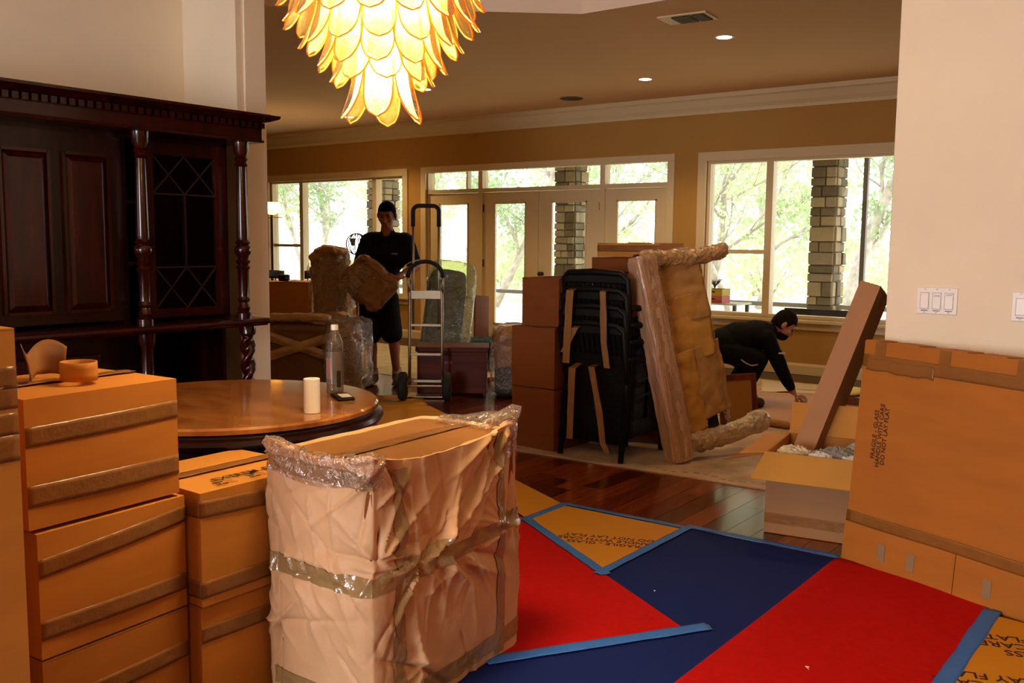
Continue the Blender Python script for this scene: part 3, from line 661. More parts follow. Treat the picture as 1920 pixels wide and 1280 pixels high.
# light narrow face looks to the camera, wide dark face looks along the partition
P0 = Vector((-1.735, 4.70, .33)) - ax * .10; L_ = 1.06
sx = Vector((math.cos(YAW) * .85, math.sin(YAW) * .85 - .45, 0)); sx = (sx - ax * sx.dot(ax)).normalized(); sy = ax.cross(sx)
if sy.y < 0: sy = -sy
Mn = Matrix(((sx.x, sy.x, ax.x, P0.x), (sx.y, sy.y, ax.y, P0.y), (sx.z, sy.z, ax.z, P0.z), (0, 0, 0, 1)))
B((0, 0, 0), (.105, .26, L_), Mn).obj('body', mat('cardboard_plain', 'B07E58', .75, var=.05, spec=.3), nb)
for x0, x1 in ((0, .05), (.055, .105)): B((x0, 0, L_ + .001), (x1, .26, L_ + .004), Mn).obj('flap', cardm(0), nb)
B((.1052, .10, L_ - .10), (.1062, .15, L_), Mn).obj('tape', TAPE, nb); B((0, .10, L_ + .0045), (.105, .15, L_ + .0055), Mn).obj('tape', TAPE, nb)

# ------------------------------------------------------------------ floor coverings (rolled out one over another)
REDM = mat('red_felt', 'AC0401', .9, var=.08, vscale=40, spec=.15); BLUEM = mat('blue_felt', '0F1E5C', .9, var=.08, vscale=40, spec=.15)
SHEET = mat('cardboard_sheet', 'C08018', .75, var=.05, vscale=3, spec=.3); BTAPE = mat('painters_tape', '2A66BC', .6, var=.06, vscale=12)
def sheet(name, poly, z0, m, label, cat, t=.002, group=None, wav=0.0, nu=2):
    if nu == 2: mb = MB().prism(poly, z0, z0 + t); o = mb.obj(name, m, None)
    else:
        p = [Vector((q[0], q[1], 0)) for q in poly]
        mb = MB(); mb.grid(lambda u, v: (p[0] * (1 - u) + p[1] * u) * (1 - v) + (p[3] * (1 - u) + p[2] * u) * v + Vector((0, 0, z0 + t + wav * max(0, nz((u * 2.2 + v, v * 3, z0 * 100))) )), nu, nu); o = mb.obj(name, m, None, smooth=True, solid=t)
    return tag(o, label, cat, group)
sheet('blue_runner', [(-2.03, .2), (-1.30, .2), (-1.30, 4.15), (-2.03, 4.15)], .003, BLUEM, 'dark blue felt floor runner between the two red ones', 'floor runner')
sheet('red_runner', [(-1.335, .2), (-.66, .2), (-.64, 4.14), (-1.30, 4.14)], .0055, REDM, 'red felt floor runner in front of the flat glass carton', 'floor runner', nu=70, wav=.012)
d1 = Vector((-1.2, .7)).normalized()
q0, q1 = Vector((-1.50, 3.03)), Vector((-1.88, 2.38))
sheet('red_runner', [tuple(q1), tuple(q0), tuple(q0 + d1 * 3.6), tuple(q1 + d1 * 3.6)], .006, REDM, 'red felt runner disappearing under the paper-wrapped box', 'floor runner')
s1 = sheet('cardboard_sheet', [(-2.73, 3.74), (-2.02, 3.33), (-2.02, 4.10), (-2.73, 4.08)], .009, SHEET, 'mustard cardboard sheet framed in blue tape with upside-down print', 'cardboard')
sheet('cardboard_sheet', [(-2.75, 3.77), (-2.75, 4.10), (-3.35, 4.40), (-3.55, 4.22)], .0095, SHEET, 'narrow cardboard sheet peeking out behind the paper-wrapped box', 'cardboard')
sheet('cardboard_sheet', [(-4.75, 5.60), (-5.10, 5.06), (-5.75, 5.42), (-5.35, 5.92)], .0035, SHEET, 'cardboard sheet on the floor just beyond the round table', 'cardboard')
sheet('cardboard_sheet', [(-5.37, 5.92), (-5.77, 5.42), (-6.35, 5.80), (-5.80, 6.30)], .0035, SHEET, 'cardboard sheet on the floor in front of the hand truck', 'cardboard')
s3 = sheet('cardboard_sheet', [(-.62, 2.6), (.4, 2.6), (.4, 3.75), (-.62, 3.86)], .0095, SHEET, 'printed cardboard sheet taped down beside the outer red runner', 'cardboard')
def btape(a, b, w, label, z=.0125, seed=0):
    a, b = Vector((*a, z)), Vector((*b, z)); d = (b - a).normalized(); n = Vector((-d.y, d.x, 0)); mb = MB()
    mb.grid(lambda u, v: a + (b - a) * u + n * ((v - .5) * w * (1 + .12 * nz((u * 7, seed, 0)))) + d * ((.012 * nz((v * 9, seed, 3))) if u in (0, 1) else 0) + Vector((0, 0, .0012 * abs(nz((u * 18, v * 3, seed))))), 40, 6)
    return tag(mb.obj('blue_tape', BTAPE, None, smooth=True, solid=.0006), label, 'tape', 'blue floor tape')
btape((-2.76, 3.77), (-2.0, 3.32), .05, 'blue tape between the mustard sheet and the shorter red runner')
btape((-2.74, 4.11), (-2.02, 4.13), .04, 'blue tape along the mustard sheet next to the bare floorboards')
btape((-2.03, 3.30), (-2.03, 4.14), .045, 'blue tape between the mustard sheet and the blue runner')
btape((-2.74, 3.72), (-2.74, 4.12), .045, 'short blue tape joining the two cardboard sheets behind the wrapped box')
btape((-2.05, 4.16), (-1.30, 4.17), .045, 'blue tape holding the far end of the blue runner to the floorboards')
btape((-1.88, 2.36), (-1.42, 3.09), .062, 'broad slanting blue tape strip with torn ends over the blue runner', seed=4)
btape((-.635, 2.5), (-.625, 3.92), .062, 'long blue tape strip between the outer red runner and printed cardboard', seed=6)
btape((-3.0, 3.93), (-4.9, 5.04), .05, 'blue tape strip on the floor under the round table edge', .009, seed=8)
TXT = 'FRAGILE - GLASS\nHANDLE WITH CARE\nDO NOT LAY FLAT'
lettering(s1, TXT, .05, Matrix.Translation((-2.22, 3.68, .0114)) @ rotz(math.radians(202)), INK, 'CENTER', 1.0)
lettering(s3, TXT, .065, Matrix.Translation((-.30, 3.62, .0119)) @ rotz(math.radians(200)), INK, 'CENTER', 1.0)
lettering(s3, TXT, .065, Matrix.Translation((-.36, 3.22, .0119)) @ rotz(math.radians(200)), INK, 'CENTER', 1.0)
# pale rug, under the living-room boxes
def rug_mat():
    m = mat('rug_pile', 'D0AE90', .9, col2='9C8468', vscale=3.2, bump=.5, bscale=60, detail=8)
    return m
sheet('area_rug', [(-4.2, 4.98), (-1.3, 5.12), (-1.3, 9.35), (-4.6, 9.35)], .0035, rug_mat(), 'pale faded rug under the stacked boxes and crouching man', 'rug', .007)
bo = bpy.data.objects['area_rug']
rb = MB(); rr = random.Random(3)
for i in range(46):
    x = -4.1 + i * .061; y = 5.08 + .03 * math.sin(i) + (x + 4.1) * .045
    rb.box((x, y, .0105), (x + rr.uniform(.015, .045), y + rr.uniform(.008, .02), .011))
o = rb.obj('border_motif', mat('rug_motif', '7C7A70', .9), bo); o['kind'] = 'stuff'
sheet('area_rug', [(-9.4, 7.2), (-6.2, 7.0), (-5.6, 9.2), (-9.4, 9.2)], .0005, mat('cream_rug', 'B5A680', .9, var=.12, vscale=6), 'cream rug on the floor behind the standing man', 'rug', .006)
for k, (x, y, lab, cx) in enumerate(((-1.75, 3.28, 'tiny white paper scrap lying on the blue runner', .006), (-1.02, 2.98, 'torn white scrap in the middle of the outer red runner', .012))):
    mb = MB(); mb.add([(x, y, .0095), (x + cx, y + .004, .012), (x + cx * .6, y + cx, .0095), (x - cx * .3, y + cx * .5, .011)], [(0, 1, 2, 3)]); mb.add([(x, y, .0095), (x + cx * 1.4, y - cx, .0115), (x + cx * .5, y + .002, .011)], [(0, 1, 2)])
    tag(mb.obj('paper_scrap', WHITE, None, solid=.0008), lab, 'paper')

# ------------------------------------------------------------------ carved dark cabinet
cab = thing('display_cabinet', 'massive carved dark mahogany cabinet with dentil cornice and glazed door', 'cabinet', (-5.07, 2.4, 0))
YA, YB = 1.0, 3.66
corn = [(-5.5, 1.985), (-4.70, 1.985), (-4.695, 1.997), (-4.72, 2.005), (-4.72, 2.065), (-4.712, 2.066), (-4.712, 2.102), (-4.69, 2.105), (-4.675, 2.115), (-4.645, 2.128), (-4.63, 2.132), (-4.63, 2.147), (-5.5, 2.147)]
MB().extr(corn, (0, YA - .05, 0), (1, 0, 0), (0, 0, 1), (0, YB + .05 - YA + .05, 0)).obj('cornice', DARKW2, cab)
ret = [(YB + .0, 2.105), (YB + .075, 2.128), (YB + .085, 2.147), (YB, 2.147)]
MB().extr([(p[0] - YB, p[1]) for p in ret], (-5.4, YB + .05, 0), (0, 1, 0), (0, 0, 1), (.76, 0, 0)).obj('cornice_return', DARKW2, cab)
dd = None
for i in range(44):
    y = YB + .03 - i * .047
    if dd is None: dd = B((-4.714, y - .015, 2.068), (-4.683, y + .015, 2.100)).obj('dentil', DARKW2, cab); y00 = y
    else:
        o = bpy.data.objects.new('dentil', dd.data); COL.objects.link(o); o.parent = cab; o.location = (0, y - y00, 0)
ck = MB(); ck.box((-5.5, YA, .93), (-5.47, YB - .06, 1.985)); ck.box((-5.47, YB - .085, .93), (-4.92, YB - .06, 1.985)); ck.box((-5.47, YA, 1.955), (-4.92, YB - .06, 1.985)); ck.box((-5.47, 2.90, .93), (-4.92, 2.93, 1.955))
ck.obj('upper_carcass', DARKW, cab)
for z in (1.25, 1.6): B((-5.45, 2.93, z), (-4.96, YB - .09, z + .02)).obj('shelf', DARKW, cab)
# panelled doors on the left part
for y0, y1 in ((1.02, 2.13), (2.15, 2.89)):
    d = B((-4.92, y0, .95), (-4.895, y1, 1.955)).obj('door', DARKW, cab)
    n = 2; st = .09; wd = ((y1 - y0) - st * 3) / 2
    for k in range(2):
        a = y0 + st + k * (wd + st)
        MB().add([(-4.894, a, 1.02), (-4.894, a + wd, 1.02), (-4.894, a + wd, 1.84), (-4.894, a, 1.84), (-4.872, a + .035, 1.055), (-4.872, a + wd - .035, 1.055), (-4.872, a + wd - .035, 1.805), (-4.872, a + .035, 1.805)],
                 [(0, 1, 5, 4), (1, 2, 6, 5), (2, 3, 7, 6), (3, 0, 4, 7), (4, 5, 6, 7)]).obj('raised_panel', DARKW2, d)
        fr = MB()
        for lo, hi in (((-4.896, a - .012, 1.01), (-4.876, a + .004, 1.85)), ((-4.896, a + wd - .004, 1.01), (-4.876, a + wd + .012, 1.85)), ((-4.896, a, 1.006), (-4.876, a + wd, 1.022)), ((-4.896, a, 1.838), (-4.876, a + wd, 1.854))): fr.box(lo, hi)
        fr.obj('panel_moulding', DARKW2, d)
# glazed door
gd = thing('glass_door', None, None, (-4.9, 3.3, .95)); gd.parent = cab; gd.matrix_basis = Matrix.Translation((-4.9 + 5.07, 3.3 - 2.4, .95)); 
fr = MB()
y0, y1 = 3.02, 3.57
fr.box((-4.925, y0, .95), (-4.89, y0 + .06, 1.955)); fr.box((-4.925, y1 - .075, .95), (-4.89, y1, 1.955)); fr.box((-4.925, y0 + .06, .95), (-4.89, y1 - .075, 1.0)); fr.box((-4.925, y0 + .06, 1.88), (-4.89, y1 - .075, 1.955))
fr.obj('door_frame', DARKW2, gd)
B((-4.912, y0 + .06, 1.0), (-4.908, y1 - .075, 1.88)).obj('pane', CABGLASS, gd)
mu = MB(); g0, g1 = y0 + .06, y1 - .075; gm = (g0 + g1) / 2
for za, zb in ((1.0, 1.24), (1.66, 1.88)):
    for ya, yb in ((g0, gm), (gm, g1)): mu.bar((-4.9, ya, za), (-4.9, yb, zb), .008, .008); mu.bar((-4.9, yb, za), (-4.9, ya, zb), .008, .008)
    zz = zb if za < 1.1 else za; mu.bar((-4.9, g0, zz), (-4.9, g1, zz), .009, .009)
mu.bar((-4.9, gm, 1.24), (-4.9, gm, 1.66), .009, .009)
mu.obj('lattice', mat('lead_came', '2A1810', .4, .1), gd)
def turned(y, x=-4.8):
    P = [(.045, .93), (.045, .955), (.032, .965), (.04, .985), (.03, 1.0), (.026, 1.02), (.04, 1.035), (.03, 1.05), (.029, 1.06), (.033, 1.22), (.044, 1.235), (.03, 1.25), (.046, 1.27), (.03, 1.285), (.035, 1.305), (.048, 1.32), (.05, 1.345), (.046, 1.36), (.034, 1.37), (.046, 1.385), (.034, 1.40), (.036, 1.42), (.028, 1.84), (.04, 1.85), (.028, 1.865), (.04, 1.885), (.03, 1.90), (.045, 1.93), (.05, 1.985)]
    MB().lathe(P, 20, (x, y, 0)).obj('column', DARKW2, cab, smooth=True, auto=40)
for y in (1.6, 2.95, 3.615): turned(y)
# counter and lower part
ct = [(-5.5, .885), (-4.66, .885), (-4.65, .895), (-4.635, .9), (-4.63, .912), (-4.635, .925), (-4.65, .93), (-5.5, .93)]
MB().extr(ct, (0, YA, 0), (1, 0, 0), (0, 0, 1), (0, YB + .02 - YA, 0)).obj('counter', DARKW2, cab)
lc = MB(); lc.box((-5.5, YA, .1), (-5.47, YB - .05, .884)); lc.box((-5.47, YB - .075, .1), (-4.98, YB - .05, .884)); lc.box((-5.47, 2.86, .1), (-4.98, 2.89, .884)); lc.box((-5.5, YA, .003), (-4.68, YB - .0, .1))
lc.obj('lower_carcass', DARKW, cab)
for y0, y1 in ((1.02, 1.94), (1.96, 2.86)):
    d = B((-4.98, y0, .11), (-4.955, y1, .88)).obj('door', DARKW, cab)
    B((-4.956, y0 + .1, .22), (-4.94, y1 - .1, .77)).obj('raised_panel', DARKW2, d, bevel=.01)
MB().lathe([(.05, .1), (.05, .14), (.035, .16), (.045, .2), (.03, .24), (.035, .45), (.05, .5), (.035, .53), (.05, .57), (.035, .6), (.032, .8), (.045, .82), (.05, .885)], 18, (-4.76, 2.93, 0)).obj('column', DARKW2, cab, smooth=True, auto=40)
tw = MB()   # barley-twist column
def twist(u, v):
    a = u * 2 * PI; z = .12 + v * .76; k = math.sin(PI * min(1, max(0, (v - .05) / .9)))
    r = .036 + .012 * math.cos(2 * a - v * 40) * (1 if .1 < v < .9 else .2) + (.012 if v < .07 or v > .93 else 0)
    return Vector((-4.75 + r * math.cos(a), 3.60 + r * math.sin(a), z))
tw.grid(twist, 24, 90, True); tw.obj('twisted_column', DARKW2, cab, smooth=True)

# ------------------------------------------------------------------ round marble-topped table
TX, TY, TR = -3.20, 2.33, .60
tbl = thing('round_table', 'round table with polished pink-brown marble top on dark carved pedestal', 'table', (TX, TY, .008))
MARBLE = mat('pink_marble', 'B4743A', .10, col2='84481E', vscale=3.2, detail=14, stretch=(1.2, 3.2, 1))
MB().lathe([(TR - .01, .722), (TR, .727), (TR, .742), (TR - .008, .75)], 96, (TX, TY, 0)).obj('marble_top', MARBLE, tbl, smooth=True, auto=40)
MB().lathe([(TR - .06, .60), (TR - .03, .61), (TR - .02, .66), (TR + .012, .675), (TR + .022, .69), (TR + .015, .705), (TR - .005, .712), (TR - .01, .721)], 96, (TX, TY, 0)).obj('apron', DARKW, tbl, smooth=True, auto=40)
MB().lathe([(.20, .12), (.2, .16), (.12, .2), (.09, .28), (.13, .36), (.14, .42), (.08, .5), (.1, .55), (.25, .6)], 28, (TX, TY, 0)).obj('pedestal', DARKW, tbl, smooth=True, auto=40)
for k in range(4):
    a = k * PI / 2 + .6; c, s = math.cos(a), math.sin(a)
    pts = [(TX + c * r, TY + s * r, z) for r, z in ((.12, .2), (.22, .22), (.32, .16), (.4, .07), (.44, .045))]
    MB().tube(pts, [.05, .05, .045, .04, .036], 10).obj('foot', DARKW, tbl, smooth=True)
# bottle
bx, by = -2.995, 2.715
bo = thing('water_bottle', 'tall clear water bottle with white cap on the marble table', 'bottle', (bx, by, .75))
CLR = film('bottle_plastic', (.93, .91, .88), .06, .05, .15, 40, .06); 
MB().lathe([(.03, .7505), (.036, .756), (.037, .775), (.035, .79), (.037, .8), (.037, .955), (.036, .965), (.033, .98), (.022, 1.005), (.015, 1.02), (.0135, 1.03)], 28, (bx, by, 0), cap=False).obj('body', CLR, bo, smooth=True)
MB().lathe([(.0335, .755), (.0345, .9), (.034, .945)], 24, (bx, by, 0)).obj('water', film('water_fill', (.90, .88, .84), .03, .02, 0, 1, .03), bo, smooth=True)
lab = MB(); lab.grid(lambda u, v: Vector((bx + .0378 * math.cos(u * 4.4 - 2.9), by + .0378 * math.sin(u * 4.4 - 2.9), .80 + v * .135)), 30, 3); lab.obj('bottle_label', film('label_film', (.80, .76, .74), .05, .2, 0, 1, .32), bo, smooth=True)
lab2 = MB(); lab2.grid(lambda u, v: Vector((bx + .0381 * math.cos(u * .5 - .55), by + .0381 * math.sin(u * .5 - .55), .785 + v * .07)), 8, 3); lab2.obj('label_panel', mat('dark_label', '201A1A', .4), bo, smooth=True)
for k in range(3):
    lb_ = MB(); lb_.grid(lambda u, v: Vector((bx + .0382 * math.cos(u * .22 - 1.9 + k * .28), by + .0382 * math.sin(u * .22 - 1.9 + k * .28), .82 + v * .09)), 5, 3); lb_.obj('label_print', mat('label_grey', '8A8284', .5) if k != 1 else mat('label_red', 'B0525A', .5), bo, smooth=True)
MB().lathe([(.0155, 1.026), (.0155, 1.045), (.013, 1.048)], 20, (bx, by, 0)).obj('cap', WHITE, bo, smooth=True, auto=40)
MB().lathe([(.029, .7505), (.031, .752), (.031, .880), (.029, .882), (.012, .882), (.012, .878)], 32, (-2.735, 2.362, 0)).obj('x', WHITE, None, smooth=True, auto=40)
o = bpy.data.objects['x']; o.name = 'label_roll'; tag(o, 'white upright cylinder at the near edge of the marble table', 'roll')
ph = thing('phone', 'black phone with lit reflection lying next to the bottle', 'phone', (-2.895, 2.665, .7505), math.radians(60))
B((-.037, -.075, 0), (.037, .075, .012)).obj('phone_body', BLACK, ph, world=False, bevel=.006); B((-.033, -.07, .0121), (.033, .07, .0126)).obj('screen', mat('phone_glass', '0A0A0C', .03, spec=.9), ph, world=False)
pp = MB(); pp.box((-.015, -.055, .0128), (.028, .03, .0134)); pp.obj('screen_glare', WHITE, ph, world=False)  # white patch painted in as the reflection on the screen

# ------------------------------------------------------------------ chandelier
CX, CY = -2.573, 2.583
ch = thing('chandelier', 'tiered amber glass petal chandelier glowing above the packing boxes', 'chandelier', (CX, CY, 1.83))
def petal_mat(name, c, cw):
    m = bpy.data.materials.new(name); MATS[name] = m; m.use_nodes = True; t = m.node_tree; t.nodes.clear(); N = t.nodes.new; L = t.links.new
    out = N('ShaderNodeOutputMaterial'); tl = N('ShaderNodeBsdfTranslucent'); tr = N('ShaderNodeBsdfTransparent'); gl = N('ShaderNodeBsdfGlossy')
    co = N('ShaderNodeTexCoord'); vo = N('ShaderNodeTexVoronoi'); vo.inputs['Scale'].default_value = 90; L(co.outputs['Object'], vo.inputs[0])
    rp = N('ShaderNodeValToRGB'); rp.color_ramp.elements[0].color = (*lin(c), 1); rp.color_ramp.elements[1].color = (*lin(cw), 1); rp.color_ramp.elements[0].position = .1; rp.color_ramp.elements[1].position = .6; L(vo.outputs['Distance'], rp.inputs[0])
    L(rp.outputs[0], tl.inputs[0]); tr.inputs[0].default_value = (*lin((1, .95, .74)), 1); gl.inputs['Roughness'].default_value = .12
    bp = N('ShaderNodeBump'); bp.inputs['Strength'].default_value = .6; bp.inputs['Distance'].default_value = .004; L(vo.outputs['Distance'], bp.inputs['Height']); L(bp.outputs[0], gl.inputs['Normal'])
    mx = N('ShaderNodeMixShader'); mx.inputs[0].default_value = .28; L(tl.outputs[0], mx.inputs[1]); L(tr.outputs[0], mx.inputs[2])
    lw = N('ShaderNodeLayerWeight'); lw.inputs[0].default_value = .10; m2 = N('ShaderNodeMixShader'); L(lw.outputs['Fresnel'], m2.inputs[0]); L(mx.outputs[0], m2.inputs[1]); L(gl.outputs[0], m2.inputs[2]); L(m2.outputs[0], out.inputs[0]); return m
PET = petal_mat('amber_glass', (1, .84, .32), (1, .93, .60))
EDGE = mat('amber_rim', 'F0A840', .2, translucent=.5)
def petal_fn(w0, ln, curl):
    def fn(u, v):
        x = (u - .5) * 2; prof = (0.62 + .38 * math.sin(min(1, v / .45) * PI / 2)) * (1 if v < .72 else math.sqrt(max(0.0, 1 - ((v - .72) / .28) ** 2.2)))
        return Vector((x * w0 * max(prof, .03), curl * v ** 3.2 - .018 * x * x * (1 - .5 * v), -ln * v))
    return fn
tiers = [(.10, 2.195, .345, .052, .065, 6, 0), (.145, 2.29, .31, .060, .055, 9, .3), (.19, 2.34, .31, .058, .06, 11, .1), (.245, 2.40, .30, .058, .065, 13, .2), (.30, 2.47, .29, .058, .07, 16, .05), (.315, 2.55, .29, .058, .075, 16, .25), (.20, 2.62, .26, .058, .05, 10, 0)]
for r0, zt, ln, w0, curl, n, ph0 in tiers:
    first = None; fr_ = None
    for k in range(n):
        a = (k + ph0) * 2 * PI / n - .92
        if first is None:
            fn = petal_fn(w0, ln, curl); mb = MB(); mb.grid(fn, 11, 22); o = mb.obj('glass_petal', PET, ch, smooth=True, world=False); first = o.data
            eb = MB(); pts = [fn(0, v / 24) for v in range(8, 25)] + [fn(1, v / 24) for v in range(24, 7, -1)]; eb.tube(pts, .0035, 6); e = eb.obj('petal_rim', EDGE, o, smooth=True, world=False); fr_ = e.data
        else:
            o = bpy.data.objects.new('glass_petal', first); COL.objects.link(o); o.parent = ch
            e = bpy.data.objects.new('petal_rim', fr_); COL.objects.link(e); e.parent = o
        o.location = (math.cos(a) * r0, math.sin(a) * r0, zt - 1.83); o.rotation_euler = (0, 0, a - PI / 2)
GOLD = mat('brass_frame', 'B08030', .3, .9)
fb = MB()
fb.tube([(CX, CY, 2.2), (CX, CY, 3.90)], .008, 8)
fb.obj('stem', GOLD, ch)
MB().lathe([(.07, 3.89), (.07, 3.91), (.02, 3.925)], 20, (CX, CY, 0)).obj('ceiling_rose', GOLD, ch)
for r0, zt, *_ in tiers:
    MB().tube([(CX + math.cos(a * PI / 12) * (r0 - .012), CY + math.sin(a * PI / 12) * (r0 - .012), zt) for a in range(25)], .004, 6).obj('frame_ring', GOLD, ch)
    sp = MB()
    for k in range(4): a = k * PI / 2; sp.tube([(CX, CY, zt + .03), (CX + math.cos(a) * (r0 - .012), CY + math.sin(a) * (r0 - .012), zt)], .003, 5)
    sp.obj('frame_arm', GOLD, ch)
CS = .78
BULB = emit('bulb_glow', (1, .88, .62), 60)
bl = [(0, 0, 2.04), (.055, 0, 2.16), (-.0275, .048, 2.16), (-.0275, -.048, 2.16)] + [(.165 * math.cos(k * PI / 3), .165 * math.sin(k * PI / 3), 2.31) for k in range(6)] + [(.27 * math.cos(k * PI / 3 + .5), .27 * math.sin(k * PI / 3 + .5), 2.44) for k in range(6)]
for x, y, z in bl: MB().ell((CX + x, CY + y, z), (.024, .024, .034), 14, 10).obj('bulb', BULB, ch, smooth=True)
for x, y, z in bl:
    l = lamp('chandelier_light', 'POINT', (CX * CS + x * CS, CY * CS + y * CS, 1.4 + (z - .05 - 1.4) * CS), (3.5 if z < 2.2 else 10 if z < 2.4 else 14), (1.0, .80, .47), shadow_soft_size=.03)

ch.location = (CX * CS, CY * CS, 1.4 + .43 * CS); ch.scale = (CS, CS, CS)

# ------------------------------------------------------------------ recessed lights, vent, speaker
DL = emit('downlight_glow', (1, .92, .78), 14)
def downlight(x, y, label, e=40):
    t = thing('ceiling_light', label, 'light', (x, y, CZ - .004), group='recessed ceiling lights')
    MB().lathe([(.062, 0), (.085, .0), (.085, -.006), (.062, -.004)], 28, (x, y, CZ - .001), cap=False).obj('trim_ring', TRIM, t, smooth=True)
    MB().lathe([(.001, 0), (.062, 0), (.062, -.003), (.001, -.003)], 28, (x, y, CZ - .002), cap=False).obj('lens', DL, t)
    lamp('downlight', 'SPOT', (x, y, CZ - .03), e, (1, .68, .32), spot_size=2.2, spot_blend=.6, shadow_soft_size=.05)
for x, y, lab in ((-3.371, 7.269, 'recessed ceiling light beside the air vent'), (-4.859, 8.641, 'recessed ceiling light closest to the crown moulding above the doors'), (-7.171, 7.859, 'recessed ceiling light glimpsed right of the lowest petals'), (-9.603, 9.012, 'recessed ceiling light glimpsed at the curved left petal tip'), (-10.1, 7.0, 'recessed ceiling light above the glowing floor lamp corner'), (-1.2, 6.4, 'recessed ceiling light out over the partition side')):
    downlight(x, y, lab)
for x, y, lab in ((1.9, .2, 'added unseen ceiling light behind the photographer'), (1.9, 2.6, 'added unseen ceiling light above the end of the flat carton')): downlight(x, y, lab, 50)  # added out of view to warm the faces turned right
vt = thing('air_vent', 'white rectangular ceiling air vent with dark louvres', 'vent', (-3.31, 6.50, CZ - .012), math.radians(4))
fv = MB(); fv.box((-.19, -.13, 0), (.19, .13, .011)); fv.obj('vent_frame', TRIM, vt, world=False)
for lo, hi in (((-.09, -.10, -.004), (.055, .10, 0)), ((.07, -.10, -.004), (.16, .10, 0))):
    B(lo, hi).obj('vent_opening', mat('vent_dark', '3A2E1C', .7), vt, world=False)
    for k in range(9): y = -.09 + k * .022; B((lo[0], y, -.010), (hi[0], y + .004, -.0045)).obj('louvre', mat('vent_slat', '6B5A3E', .6), vt, world=False)
sk = thing('ceiling_speaker', 'dark round in-ceiling speaker grille near the crown moulding', 'speaker', (-6.19, 9.295, CZ - .008))
MB().lathe([(.001, 0), (.12, 0), (.125, .004), (.125, .008)], 32, (-6.19, 9.295, CZ - .008), cap=False).obj('grille', mat('speaker_mesh', '4A3A1E', .8), sk); MB().lathe([(.125, -.002), (.135, 0), (.135, .008)], 32, (-6.19, 9.295, CZ - .008), cap=False).obj('rim_ring', mat('speaker_ring', '6B5632', .8), sk)

# ------------------------------------------------------------------ switches on the partition
def plate(xc, zc, w, h, label):
    t = thing('switch_plate', label, 'switch', (xc, 4.38, zc), group='wall switch plates')
    B((-w / 2, -.006, -h / 2), (w / 2, 0, h / 2)).obj('plate', WHITE, t, world=False, bevel=.003)
    n = 3
    for k in range(n):
        x = -w / 2 + .034 + k * (w - .068) / 2
        r = MB(); r.add([(x - .016, -.0062, -.034), (x + .016, -.0062, -.034), (x + .016, -.0062, .034), (x - .016, -.0062, .034), (x - .0155, -.0105, -.033), (x + .0155, -.0105, -.033), (x + .0155, -.0075, .033), (x - .0155, -.0075, .033)], [(0, 1, 5, 4), (1, 2, 6, 5), (2, 3, 7, 6), (3, 0, 4, 7), (4, 5, 6, 7)])
        ro = r.obj('rocker', WHITE, t, world=False)
        fr = MB(); 
        for lo, hi in (((x - .0185, -.0075, -.0365), (x - .0165, -.006, .0365)), ((x + .0165, -.0075, -.0365), (x + .0185, -.006, .0365)), ((x - .0185, -.0075, .0345), (x + .0185, -.006, .0365)), ((x - .0185, -.0075, -.0365), (x + .0185, -.006, -.0345))): fr.box(lo, hi)
        fr.obj('rocker_frame', mat('plate_shadow', 'C4B8B0', .5), t, world=False)
        if k: B((x - .011, -.0118, .018 if k == 1 else .024), (x + .011, -.0088, .026 if k == 1 else .030)).obj('dimmer', mat('dimmer_grey', 'C8BEB6', .4), t, world=False)
        for zz in (-h / 2 + .008, h / 2 - .008): MB().lathe([(.001, 0), (.003, 0), (.003, .001)], 10, (0, 0, 0), M=Matrix.Translation((x, -.0062, zz)) @ Matrix.Rotation(PI / 2, 4, 'X'), cap=False).obj('screw', mat('screw_grey', '8C827A', .4, .5), t, world=False)
        B((x - .014, -.0066, -h / 2 + .013), (x + .014, -.0061, -h / 2 + .017)).obj('label_print', mat('label_ink', '7A706A', .6), t, world=False)
plate(-.995, 1.165, .167, .116, 'white three-rocker switch plate near the partition corner')
plate(-.62, 1.155, .167, .122, 'white switch plate cut off by the edge above the flat carton')
MB().lathe([(.001, -.012), (.018, -.011), (.021, -.004), (.021, 0)], 20, (-.668, 4.38, 2.19), M=Matrix.Rotation(-PI / 2, 4, 'X')).obj('wall_sensor', WALL, None, smooth=True)
tag(bpy.data.objects['wall_sensor'], 'small round beige sensor high on the partition wall', 'sensor')

# ------------------------------------------------------------------ carton stacks in the living room
RZ0 = .0115
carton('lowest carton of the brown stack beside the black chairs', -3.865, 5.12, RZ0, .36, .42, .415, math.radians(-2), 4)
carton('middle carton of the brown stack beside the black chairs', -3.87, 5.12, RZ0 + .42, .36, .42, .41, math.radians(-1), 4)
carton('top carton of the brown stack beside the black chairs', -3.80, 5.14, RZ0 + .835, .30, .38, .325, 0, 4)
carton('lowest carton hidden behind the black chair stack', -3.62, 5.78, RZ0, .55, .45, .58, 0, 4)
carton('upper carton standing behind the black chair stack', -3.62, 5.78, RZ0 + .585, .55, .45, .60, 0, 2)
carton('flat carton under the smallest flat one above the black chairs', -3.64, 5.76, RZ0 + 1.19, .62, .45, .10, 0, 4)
carton('small flat taped carton on top of everything above the black chairs', -3.62, 5.80, RZ0 + 1.295, .50, .36, .10, 0, 3, [('-y', .06, .06, .045)])
